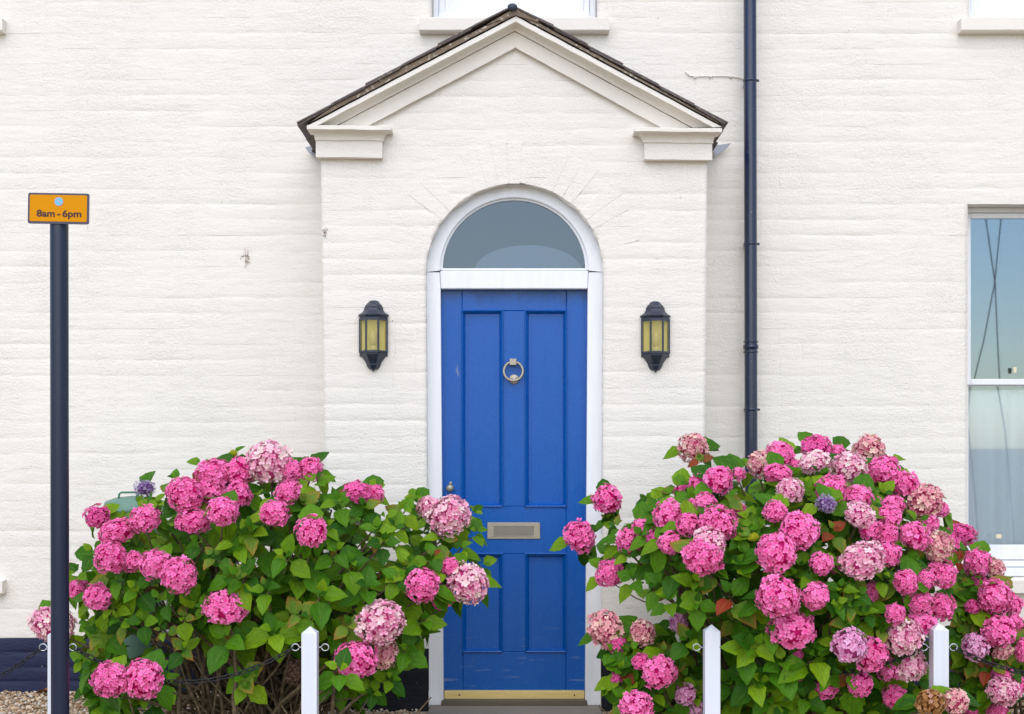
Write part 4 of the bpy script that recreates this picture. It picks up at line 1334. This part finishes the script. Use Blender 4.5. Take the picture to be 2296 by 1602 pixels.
# every flower head: crop, x, y, rx, ry, kind, push back (m) or None, fixed distance
HEADS = {
 'left': [(C1, h) for h in [
  (540, 508, 70, 60, 'h', 0), (292, 1095, 112, 92, 'l', 0), (432, 905, 52, 62, 'p', .08), (645, 592, 108, 66, 'p', 0), (802, 520, 82, 68, 'p', -.03),
  (615, 738, 88, 86, 'p', -.05), (737, 758, 58, 58, 'p', .04), (860, 772, 84, 77, 'p', -.02), (986, 836, 96, 95, 'p', -.06), (538, 955, 77, 68, 'p', -.03),
  (1026, 384, 107, 88, 'p', -.06), (1185, 275, 98, 82, 'p', 0), (1322, 265, 78, 78, 'p', .03), (1318, 385, 70, 72, 'p', .05), (1168, 365, 82, 78, 'p', .06),
  (1234, 477, 78, 78, 'p', -.10), (1068, 534, 95, 68, 'p', .0), (1245, 1010, 114, 92, 'p', .03), (607, 1417, 95, 92, 'p', 5.40), (795, 1406, 96, 116, 'p', 5.42),
  (803, 352, 57, 42, 'v', .2), (1292, 158, 26, 20, 'y', .0)]] +
  [(C2, h) for h in [
  (250, 212, 116, 114, 'l', -.02), (362, 256, 72, 62, 'p', .02), (470, 246, 76, 62, 'p', .03), (350, 373, 72, 60, 'p', -.05), (270, 492, 76, 71, 'p', -.06),
  (480, 590, 82, 80, 'p', -.08), (733, 374, 76, 56, 'h', 0), (822, 384, 52, 48, 'p', .02), (1122, 456, 56, 66, 'l', .04), (1242, 504, 110, 106, 'l', -.04),
  (1095, 890, 88, 93, 'p', -.04), (1342, 876, 97, 124, 'l', -.04), (1246, 787, 52, 46, 'p', .0), (1212, 955, 62, 66, 'h', .06), (861, 1091, 128, 110, 'l', -.02),
  (728, 1300, 114, 100, 'p', -.06), (888, 1268, 64, 92, 't', .06), (388, 1372, 52, 72, 'd', .10)]],
 'right': [(C3, h) for h in [
  (893, 187, 76, 76, 't', .0), (434, 465, 72, 75, 'p', 0), (290, 663, 80, 82, 'p', 0), (450, 858, 68, 75, 'p', 0), (548, 690, 56, 84, 'p', .03), (615, 612, 56, 46, 'p', .05),
  (770, 558, 84, 84, 'p', -.02), (866, 597, 63, 58, 'p', -.06), (697, 667, 48, 52, 'h', .03), (770, 695, 62, 56, 'p', -.06), (1020, 592, 98, 87, 'p', -.04),
  (975, 700, 92, 80, 'l', -.08), (940, 765, 108, 98, 'p', -.11), (955, 487, 62, 55, 'p', .0), (895, 508, 42, 46, 'p', .05), (1024, 357, 84, 68, 'p', -.02), (922, 392, 50, 74, 'p', .05), (1130, 328, 38, 36, 'p', .05),
  (832, 420, 52, 36, 'h', .1), (1140, 520, 42, 30, 'h', .1), (490, 660, 0, 0, 'p', 0)]] +
  [(C4, h) for h in [
  (52, 276, 60, 80, 't', .04), (165, 224, 78, 66, 'p', 0), (152, 323, 73, 48, 'p', -.06), (210, 417, 70, 66, 'l', -.02), (136, 526, 63, 54, 'p', -.06),
  (262, 628, 102, 92, 'p', -.05), (136, 742, 102, 102, 'p', -.08), (146, 980, 99, 122, 'p', -.08), (222, 1140, 124, 108, 'p', .02),
  (350, 190, 92, 62, 'h', .04), (342, 263, 86, 52, 'l', -.03), (460, 215, 40, 40, 'p', .08), (245, 282, 34, 30, 'p', .08), (628, 201, 92, 72, 't', .05), (524, 290, 90, 84, 'l', -.02),
  (706, 312, 82, 75, 'p', 0), (752, 264, 42, 30, 'h', .08), (815, 384, 70, 74, 'p', .0), (434, 416, 84, 78, 'p', 0), (405, 486, 60, 42, 'v', -.09), (572, 452, 80, 60, 'p', 0), (580, 546, 80, 63, 'l', -.05),
  (732, 560, 66, 62, 'p', -.02), (756, 490, 66, 50, 'p', .02), (636, 622, 62, 54, 'p', -.02), (720, 655, 64, 60, 'p', 0), (655, 480, 40, 40, 'p', .1), (928, 477, 102, 82, 't', -.02), (1012, 515, 42, 40, 'p', .04),
  (866, 656, 80, 70, 'p', -.04), (950, 590, 50, 50, 'p', .04), (1000, 710, 72, 80, 't', -.08), (735, 752, 63, 62, 'p', -.02), (592, 786, 118, 91, 'l', -.05),
  (378, 802, 60, 55, 'p', -.02), (455, 815, 36, 42, 'p', .06), (350, 975, 69, 66, 'p', -.04), (828, 900, 62, 62, 'p', -.06), (915, 892, 58, 58, 'p', -.02), (1014, 858, 78, 68, 'p', -.03),
  (890, 1002, 68, 60, 'p', -.02), (1010, 1034, 70, 74, 'p', -.03), (772, 1068, 52, 52, 'p', -.06), (900, 1122, 82, 62, 'p', -.02), (645, 952, 36, 56, 'p', .1), (522, 1237, 88, 87, 'm', -.08), (642, 1288, 76, 96, 'p', -.03),
  (815, 1192, 92, 90, 'l', -.06), (846, 1337, 82, 83, 'l', -.06), (738, 1348, 64, 86, 'p', .02), (585, 1441, 60, 67, 'p', -.04), (763, 1504, 60, 62, 'p', -.06), (402, 1456, 76, 42, 'p', .08), (262, 1388, 26, 36, 'h', .08), (246, 1282, 34, 36, 'h', .08),
  (956, 1536, 74, 68, 'b', 5.36), (1088, 1533, 68, 68, 't', 5.40), (20, 662, 30, 18, 'y', -.02), (600, 385, 34, 26, 'h', .12), (1060, 700, 46, 46, 'h', .04)]],
 'low': [(C3, h) for h in [
  (430, 1152, 90, 96, 't', 0), (620, 1168, 62, 76, 't', .02), (814, 1118, 46, 54, 'm', .05), (482, 1228, 66, 50, 'h', .05), (612, 1323, 45, 40, 'h', -.02), (712, 1378, 92, 80, 'p', -.05),
  (488, 1406, 42, 26, 'h', .06), (590, 1562, 94, 76, 'p', -.08), (850, 1494, 54, 56, 'm', .0), (888, 1562, 56, 52, 'm', .02)]],
 'far': [(C4, h) for h in [
  (1112, 650, 86, 58, 'h', .05), (1206, 798, 68, 72, 'p', 0), (1300, 828, 44, 58, 't', .04), (1296, 978, 82, 92, 'p', -.03), (1398, 1022, 42, 58, 'p', .04), (1179, 1033, 40, 35, 'h', .0), (1318, 1162, 80, 78, 'p', -.06), (1400, 1115, 44, 54, 'p', .0),
  (1196, 1246, 66, 72, 'm', -.05), (1342, 1262, 58, 34, 't', .0), (1448, 1260, 40, 72, 'p', .0), (1340, 1388, 56, 42, 'p', .02), (1342, 1482, 75, 72, 'l', -.06), (1416, 1446, 46, 48, 'p', .0), (1310, 1576, 62, 44, 'p', .0), (1174, 1572, 40, 42, 'h', .0), (1210, 900, 50, 40, 'h', .08), (1560, 1330, 80, 80, 'p', 0), (1580, 1500, 80, 80, 'p', 0)]],
}
ROS = {
 'left': [(C1, q) for q in [(965, 295, 65), (1115, 205, 75), (835, 405, 65), (700, 505, 55), (1100, 650, 110), (1275, 840, 120), (1240, 1170, 125), (545, 1150, 110), (750, 900, 100), (880, 960, 90), (895, 1135, 62, 'y'), (1010, 1235, 82, 'y'), (1335, 1390, 100, 'y'),
   (620, 1560, 85), (720, 1600, 70), (1385, 575, 100), (420, 810, 80), (510, 700, 95), (650, 1080, 90), (1130, 1000, 80), (640, 850, 95), (960, 480, 80), (900, 1420, 80, 'y'), (450, 1300, 70), (1300, 640, 95), (610, 1000, 80), (780, 1080, 90), (1010, 1060, 80, 'y'), (480, 1080, 80), (1180, 720, 90, 'y')]] +
  [(C2, q) for q in [(75, 830, 115), (530, 930, 130), (610, 690, 110), (330, 720, 110), (265, 1130, 130), (500, 300, 85), (440, 430, 90, 'y'), (770, 450, 95), (890, 505, 95), (790, 890, 120), (1100, 1085, 120), (990, 470, 90), (1390, 590, 90), (1300, 680, 100), (1430, 760, 85), (960, 840, 95),
   (630, 1350, 125), (110, 1430, 110), (690, 1100, 100, 'y'), (1010, 1240, 115), (1010, 760, 100), (1200, 610, 90, 'y'), (840, 570, 90), (560, 560, 90), (140, 590, 100, 'y'), (220, 890, 90), (1150, 720, 90), (880, 640, 90), (920, 1400, 85), (420, 1040, 100, 'y'), (820, 1480, 80), (1060, 400, 75), (1380, 480, 80), (700, 760, 100), (620, 420, 90), (940, 560, 85)]],
 'right': [(C3, q) for q in [(715, 450, 85), (820, 390, 80), (620, 650, 80), (440, 735, 80), (560, 880, 95), (700, 910, 105), (790, 800, 105), (900, 900, 105), (1090, 960, 125), (1180, 560, 95), (1170, 740, 90), (1180, 1250, 125), (1210, 1410, 125), (1310, 1350, 120), (860, 1200, 90), (1120, 1100, 110, 'y'),
   (760, 990, 95), (1290, 1510, 110), (1390, 1540, 110), (640, 470, 75), (545, 760, 75), (910, 1010, 95), (1000, 820, 100), (1150, 660, 85), (1080, 450, 85, 'y'), (1240, 620, 80), (680, 760, 90), (930, 250, 60, 'r'), (480, 600, 60, 'y'), (430, 560, 60, 'y'), (1130, 800, 90)]] +
  [(C4, q) for q in [(360, 320, 100), (290, 405, 85), (350, 1290, 130), (170, 1320, 125), (30, 1230, 110), (50, 1410, 110), (300, 1500, 105), (570, 960, 90), (620, 1060, 85), (480, 930, 85), (340, 720, 75), (250, 810, 85), (710, 420, 85), (640, 430, 80), (520, 1110, 95, 'y'), (900, 1410, 85), (640, 1560, 90), (770, 1575, 90),
   (1030, 940, 80), (900, 570, 80), (870, 800, 80), (440, 620, 80, 'r'), (840, 720, 75, 'y'), (540, 1020, 85), (700, 1130, 85, 'y'), (460, 1010, 90), (930, 1230, 60, 'y'), (700, 850, 85), (110, 1120, 100), (470, 1560, 90), (980, 1450, 70), (60, 560, 90), (540, 1370, 85), (420, 1380, 95), (230, 330, 85), (320, 860, 85)]],
 'low': [(C3, q) for q in [(470, 1265, 90), (505, 1365, 95), (570, 1445, 100), (690, 1480, 100), (900, 1470, 80), (730, 1270, 85, 'y'), (820, 1300, 85), (740, 1580, 90), (560, 1260, 85), (530, 1180, 75), (660, 1400, 90), (830, 1400, 85), (540, 1500, 90)]],
 'far': [(C4, q) for q in [(1130, 1085, 85), (1130, 930, 85), (1190, 870, 75), (1180, 1330, 90, 'y'), (1110, 1440, 80), (1250, 1460, 85), (1385, 1350, 80), (1080, 1000, 75, 'y'), (1230, 1100, 80, 'r'), (1110, 1180, 85), (1250, 1350, 85, 'r'), (1200, 1540, 75, 'y'), (1110, 780, 65, 'r'), (1380, 1230, 70, 'y'), (1230, 930, 70, 'y'), (1150, 1290, 80), (1290, 1320, 75)]],
}
BUSH = {   # centre u, v, half extents, centre distance, half depth, base (u, d), spread, random shoots
 'left':  dict(uc=600, vc=1330, au=540, av=350, dc=6.35, hd=.70, base=(590, 6.35), bs=.38, n=240, col='first',
   poly=[(165, 1280), (205, 1215), (240, 1190), (300, 1165), (340, 1120), (365, 1065), (430, 1030), (560, 1040), (700, 1050), (735, 1085), (780, 1110), (860, 1120), (960, 1115), (1050, 1140), (1078, 1180), (1075, 1230), (1085, 1260), (1050, 1320), (1000, 1350), (985, 1400), (935, 1470), (880, 1520), (780, 1570), (730, 1520), (700, 1450), (620, 1430), (480, 1410), (400, 1430), (385, 1560), (220, 1590), (185, 1480), (172, 1380)],
   holes=[(820, 1210, 830, 890, 1250)], ),
 'right': dict(uc=1790, vc=1340, au=460, av=370, dc=6.35, hd=1.0, base=(1770, 6.35), bs=.36, n=270,
   poly=[(1380, 1290), (1365, 1215), (1410, 1150), (1500, 1090), (1600, 1070), (1690, 1050), (1800, 1020), (1940, 1010), (2030, 1090), (2070, 1140), (2100, 1190), (2110, 1300), (2115, 1450), (2085, 1600), (1650, 1600), (1580, 1480), (1510, 1390), (1495, 1330), (1420, 1310)]),
 'low':   dict(uc=1450, vc=1520, au=150, av=165, dc=6.0, hd=.28, base=(1530, 6.05), bs=.10, n=36,
   poly=[(1360, 1440), (1400, 1410), (1470, 1420), (1560, 1450), (1575, 1620), (1430, 1620), (1385, 1540)]),
 'far':   dict(uc=2260, vc=1430, au=230, av=250, dc=6.3, hd=.45, base=(2190, 6.4), bs=.16, n=40,
   poly=[(2090, 1220), (2170, 1240), (2230, 1300), (2330, 1350), (2420, 1420), (2420, 1540), (2240, 1480), (2130, 1440), (2095, 1350)]),
}
LABEL = {'left': 'pink hydrangea bush leaning over the door knob side, green bin behind it',
 'right': 'tallest pink hydrangea bush in front of the drainpipe, crowded with flowers',
 'low': 'low hydrangea with faded and pink flowers against the foot of the white jamb',
 'far': 'straggly pink hydrangea with reddening leaves under the sash window'}

def inside(pt, pl):
    x, y = pt; r = False
    for (x0, y0), (x1, y1) in zip(pl, pl[1:] + pl[:1]):
        if (y0 > y) != (y1 > y) and x < (x1 - x0) * (y - y0) / (y1 - y0) + x0: r = not r
    return r

def basis(a):
    a = a.normalized()
    b = a.cross(Vector((.3, .2, 1)) if abs(a.z) < .95 else Vector((1, 0, 0))).normalized()
    return a, b, a.cross(b)

def near_post(u, v): return v > 1370 and any(abs(u - q) < 62 for q in (129.5, 695.5, 1595.5, 2105))

def make_bush(key):
    B = BUSH[key]
    rnd = random.Random({'left': 5, 'right': 6, 'low': 7, 'far': 8}[key])
    base = Vector((PX(B['base'][0], B['base'][1]), B['base'][1] - 7, 0))
    root = thing('hydrangea_bush', base, LABEL[key], 'bush', None)
    def shell(u, v):
        ex, ey = (u - B['uc']) / B['au'], (v - B['vc']) / B['av']
        return math.sqrt(max(0.0, 1 - ex * ex - ey * ey))
    def clampd(u, d):
        lim = 6.80 if 690 < u < 1630 else 7.30
        return min(d, lim)
    heads = []
    # --- flower heads
    for c, h in HEADS[key]:
        x, y, rx, ry, kind, off = h
        if rx < 5: continue
        u, v = conv(c, x, y); kk = kpx(c)
        if off > 1: d = off
        else: d = clampd(u, B['dc'] - B['hd'] * shell(u, v) * .98 + off)
        p = P(u, v, d); s = d / FPX * kk
        rX, rZ = rx * s, ry * s
        rY = min(rX, rZ) * 1.0 if min(rX, rZ) > .6 * max(rX, rZ) else max(rX, rZ) * .7
        heads.append((p, max(rX, rZ), u, v, d, rx * kk, ry * kk, kind))
        if kind in 'vd' : me = rnd.choice(HV)
        elif kind in 'tbl': me = rnd.choice(HL)
        elif kind == 'y': me = rnd.choice(HV)
        else: me = rnd.choice(HM if max(rX, rZ) > .068 else HS)
        o = bpy.data.objects.new('flower_head', me)
        o.material_slots[0].link = 'OBJECT'; o.material_slots[0].material = PETAL[kind]
        tilt = Matrix.Rotation(rnd.uniform(.25, 1.0), 4, 'X') @ Matrix.Rotation(rnd.uniform(-.35, .35), 4, 'Y') @ Matrix.Rotation(rnd.uniform(0, 6.28), 4, 'Z')
        g = 1.04
        o.matrix_basis = Matrix.Translation(p) @ Matrix.Diagonal((rX * g, rY * g, rZ * g, 1)) @ tilt
        link(o, root)
        lab = {'t': 'faded tan and pink flower head', 'b': 'withered orange brown flower head', 'd': 'dead brown flower head', 'v': 'small violet faded flower head', 'y': 'unopened yellow green flower bud', 'l': 'pale pink flower head', 'm': 'lilac pink flower head', 'h': 'deep pink flower head'}.get(kind)
        if lab: o['label'] = lab
    # --- leaves
    leaves = []      # (priority, matrix, variant, material)
    def leaf(p, dirv, nrm, size, mat, pri):
        y = dirv.normalized(); z = (nrm - y * nrm.dot(y)).normalized(); x = y.cross(z)
        M = Matrix((x, y, z)).transposed().to_4x4()
        w_ = rnd.uniform(.9, 1.12)
        M = Matrix.Translation(p) @ M @ Matrix.Diagonal((size * w_, size, size, 1))
        leaves.append((pri, M, rnd.randrange(8), mat))
    def pick(kind=None):
        if kind == 'r': return LEAFR if rnd.random() < .7 else LEAFY
        if kind == 'y': return LEAFY if rnd.random() < .5 else LEAFG
        q = rnd.random()
        lim = {'left': .045, 'right': .04, 'low': .05, 'far': .16}[key]
        return LEAFR if q < lim * .22 else LEAFY if q < lim * 1.6 else LEAFG
    def rosette(p, axis, size, kind, pri, pairs=3):
        a, b, c_ = basis(axis)
        ph = rnd.uniform(0, math.pi)
        for k in range(pairs):
            el = (.95, .42, .02, -.30)[k + (3 - pairs if pairs < 3 else 0)] + rnd.uniform(-.15, .15)
            sz = size * (.50, .86, 1.06, 1.0)[k + (3 - pairs if pairs < 3 else 0)]
            for s in (0, 1):
                if rnd.random() < .05: continue
                an = ph + k * math.pi / 2 + s * math.pi + rnd.uniform(-.25, .25)
                rad = b * math.cos(an) + c_ * math.sin(an)
                e = el + rnd.uniform(-.15, .15)
                dirv = rad * math.cos(e) + a * math.sin(e) + Vector((0, 0, -.05 - .07 * k))
                nr = a * math.cos(e) - rad * math.sin(e) + Vector((0, -.10, .15))
                leaf(p - a * (.028 * k * size / .11) + rad * .004, dirv, nr, sz * rnd.uniform(.85, 1.12), pick(kind), pri)
    shoots = []
    for c, q in ROS[key]:
        u, v = conv(c, q[0], q[1]); kk = kpx(c)
        d = clampd(u, B['dc'] - B['hd'] * shell(u, v) + .02)
        if key == 'left' and c is C2 and q[:2] == (630, 1350): d = 5.50
        d = max(d, 5.36)
        if near_post(u, v): d = max(d, 5.64)
        p = P(u, v, d)
        ex, ey = (u - B['uc']) / B['au'], (v - B['vc']) / B['av']
        axis = Vector((ex * .55 + rnd.uniform(-.25, .25), -.80 + rnd.uniform(-.2, .2), .50 - ey * .25 + rnd.uniform(-.15, .2)))
        size = q[2] * kk * d / FPX * 1.32
        rosette(p, axis, size, q[3] if len(q) > 3 else None, d - .3, 3)
        shoots.append(p - axis.normalized() * .05)
    tries = 0; n = 0
    us = [p[0] for p in B['poly']]; vs = [p[1] for p in B['poly']]
    while n < B['n'] and tries < 9000:
        tries += 1
        u = rnd.uniform(min(us), max(us)); v = rnd.uniform(min(vs), max(vs))
        if not inside((u, v), B['poly']): continue
        if v < 1420 and not all(inside((u + du, v + dv), B['poly']) for du, dv in ((-32, 0), (32, 0), (0, -28))): continue
        if key == 'left' and 818 < u < 900 and 1195 < v < 1275: continue
        sh = shell(u, v); th = B['hd'] * sh
        t = rnd.random() ** 1.5
        d = clampd(u, B['dc'] - th + .15 + t * 1.6 * th + (.0 if th > .15 else rnd.uniform(-.05, .12)))
        for (hp, hr, hu, hv, hd_, hrx, hry, hk) in heads:
            if ((u - hu) / (hrx * 1.15)) ** 2 + ((v - hv) / (hry * 1.15)) ** 2 < 1 and d < hd_ + hr * 1.1:
                d = clampd(u, hd_ + hr * 1.1)
        if near_post(u, v): d = max(d, 5.66)
        p = P(u, v, d)
        ex, ey = (u - B['uc']) / B['au'], (v - B['vc']) / B['av']
        back = 1 if t < .6 else -1
        axis = Vector((ex * .7 + rnd.uniform(-.4, .4), -.5 * back + rnd.uniform(-.3, .3), .55 - ey * .3 + rnd.uniform(-.2, .3)))
        rosette(p, axis, rnd.uniform(.105, .165), None, d, 3 if rnd.random() < .75 else 2)
        if rnd.random() < .5: shoots.append(p - axis.normalized() * .04)
        n += 1
    # collar of leaves under each head
    for (p, r, u, v, d, hrx, hry, hk) in heads:
        if hk in 'd': continue
        for k in range(4):
            an = rnd.uniform(0, 6.28)
            dirv = Vector((math.cos(an), .25 + .3 * rnd.random(), math.sin(an) * .8 - .25))
            leaf(p + Vector((math.cos(an) * r * .45, r * .55, math.sin(an) * r * .35 - r * .25)), dirv, Vector((rnd.uniform(-.3, .3), -.6, .7)), rnd.uniform(.09, .14) * (.6 if hk == 'y' else 1), pick(), d + .05)
        shoots.append(p + Vector((0, r * .4, -r * .55)))
    leaves.sort(key=lambda q: q[0])
    NOBJ = 300
    for pri, M, k, mat in leaves[:NOBJ]:
        o = bpy.data.objects.new('leaf', LM[k])
        if mat is not LEAFG:
            o.material_slots[0].link = 'OBJECT'; o.material_slots[0].material = mat
        o.matrix_basis = M
        link(o, root)
    rest = leaves[NOBJ:]
    if rest:
        VV, UU, FF, RR, MI = [], [], [], [], []
        b = 0
        mats = [LEAFG, LEAFY, LEAFR]
        for pri, M, k, mat in rest:
            V, UV, F = LV[k]
            A = np.array(M)
            VV.append(V @ A[:3, :3].T + A[:3, 3]); UU.append(UV); RR.append(np.full(len(V), rnd.random()))
            FF += [tuple(b + i for i in f) for f in F]; MI += [mats.index(mat)] * len(F)
            b += len(V)
        VV = np.concatenate(VV); UU = np.concatenate(UU); RR = np.concatenate(RR)
        me = bpy.data.meshes.new('inner_leaves'); me.from_pydata(VV.tolist(), [], FF)
        ul = me.uv_layers.new(name='leaf')
        li = np.zeros(len(me.loops), dtype=np.int32); me.loops.foreach_get('vertex_index', li)
        ul.data.foreach_set('uv', UU[li].astype(np.float32).ravel())
        at = me.attributes.new('rnd', 'FLOAT', 'POINT'); at.data.foreach_set('value', RR.astype(np.float32))
        for m in mats: me.materials.append(m)
        me.polygons.foreach_set('material_index', MI)
        me.shade_smooth()
        o = bpy.data.objects.new('inner_leaves', me); o['kind'] = 'stuff'; o['label'] = 'leaves deeper inside the bush'
        link(o, root)
    # --- stems
    rnd.shuffle(shoots)
    for i, e in enumerate(shoots[:150]):
        bpt = base + Vector((rnd.gauss(0, B['bs'] * .5), rnd.gauss(0, B['bs'] * .4), -.02))
        lean = (e - bpt)
        m1 = bpt + Vector((lean.x * .22, lean.y * .22, max(.12, lean.z * .45))) + Vector((rnd.uniform(-.05, .05), rnd.uniform(-.05, .05), 0))
        m2 = bpt + Vector((lean.x * .68, lean.y * .72, max(.10, lean.z * .74))) + Vector((rnd.uniform(-.06, .06), rnd.uniform(-.03, .06), rnd.uniform(-.05, .04)))
        pts = []
        for q in range(9):
            t = q / 8
            pnt = bpt * (1 - t) ** 3 + m1 * 3 * t * (1 - t) ** 2 + m2 * 3 * t * t * (1 - t) + e * t ** 3
            if 0 < q < 8: pnt = pnt + Vector((rnd.uniform(-.010, .010), rnd.uniform(-.010, .010), rnd.uniform(-.010, .010)))
            pts.append(pnt)
        r0 = rnd.uniform(.006, .013)
        tube('stem', pts, [r0 * (1 - .62 * q / 8) for q in range(9)], BARK, root, 6)
    # dead twigs round the foot
    for i in range(26 if key in ('left', 'right') else 8):
        bpt = base + Vector((rnd.gauss(0, B['bs'] * .7), rnd.gauss(-.1, B['bs'] * .5), 0))
        dv = Vector((rnd.uniform(-.8, .8), rnd.uniform(-.6, .2), rnd.uniform(.15, .9))).normalized() * rnd.uniform(.18, .45)
        tube('twig', [bpt, bpt + dv * .5 + Vector((rnd.uniform(-.03, .03), 0, rnd.uniform(-.02, .03))), bpt + dv], [.0055, .0045, .003], BARK, root, 5)
    print(key, 'heads', len(heads), 'leaves', len(leaves), 'shoots', len(shoots))
for key in ('left', 'right', 'low', 'far'):
    make_bush(key)

# ------------------------------------------------------------------ small things on the gravel
o = bpy.data.objects.new('fallen_leaf', LM[2].copy()); o.data.materials.clear()
o.data.materials.append(principled('dry_leaf', (.24, .085, .03), .8)[0])
o.matrix_basis = Matrix.Translation(P(118, 1556, 7.42) + Vector((0, 0, .012))) @ Matrix.Rotation(R(80), 4, 'Z') @ Matrix.Diagonal((.12, .12, .12, 1))
COL.objects.link(o); tag(o, 'dry orange brown leaf lying on the gravel by the dark base', 'leaf')

# ------------------------------------------------------------------ pole behind the viewer whose slack wires mirror in the sash window
LR = 16.8
def M_(u, v): return Vector((PX(u, LR), .65 - (LR - 7.65), PZ(v, LR)))
tp = thing('telegraph_pole', (M_(2480, 1000).x, M_(0, 0).y - .1, 0), 'dark pole whose two slack wires mirror in the sash window', 'pole')
px_, py_ = M_(2480, 1000).x, M_(0, 0).y - .1
WOODP = barkmat('tarred_wood', (.05, .04, .03), (.10, .08, .06))
tube('shaft', [(px_, py_, -.2), (px_, py_, 3), (px_, py_, 6.4)], [.13, .115, .095], WOODP, tp, 14)
box('crossarm', px_ - 1.9, px_ + .5, py_ - .05, py_ + .05, 5.9, 6.02, WOODP, tp, .008)
for pts in ([(px_ - 1.75, py_ + .05, 5.95), M_(2200, 420), M_(2209, 484), M_(2231, 635), M_(2236.5, 763), M_(2242, 868), M_(2258, 963), M_(2275, 1150), (M_(2280, 1232).x, M_(0, 0).y, 0)],
            [(px_ - 1.45, py_ + .05, 5.95), M_(2250, 420), M_(2245, 484), M_(2230, 635), M_(2206, 763), M_(2180, 868), M_(2173, 940), M_(2190, 1100), (M_(2200, 1232).x, M_(0, 0).y, 0)]):
    tube('wire', pts, .0075, CHAINM, tp, 6)

CREEP = principled('dry_creeper', (.30, .21, .15), .9)[0]
def creeper(u, v, d, wpx, hpx, n, label, seed):
    rnd = random.Random(seed)
    V, F = [], []
    for i in range(n):
        a = P(u + rnd.gauss(0, wpx * .3), v + rnd.gauss(0, hpx * .3), d) + Vector((0, -.003, 0))
        q = a + Vector((rnd.uniform(-.005, .005), rnd.uniform(-.003, .002), rnd.uniform(-.012, .008)))
        v_, f_ = tube_data([a, (a + q) / 2 + Vector((rnd.uniform(-.004, .004), -.002, 0)), q], [.0011, .0013, .0006], 4)
        b = len(V); V += v_; F += [tuple(b + k for k in f) for f in f_]
    tag(mesh('creeper_remnant', V, F, CREEP), label, 'creeper')
creeper(553, 576, WD, 14, 34, 60, 'small brown scrap of dried creeper stuck to the wall above the bush', 1)
creeper(729, 520, 7.0, 8, 16, 26, 'tiny brown scrap of dried creeper on the corner of the porch', 2)
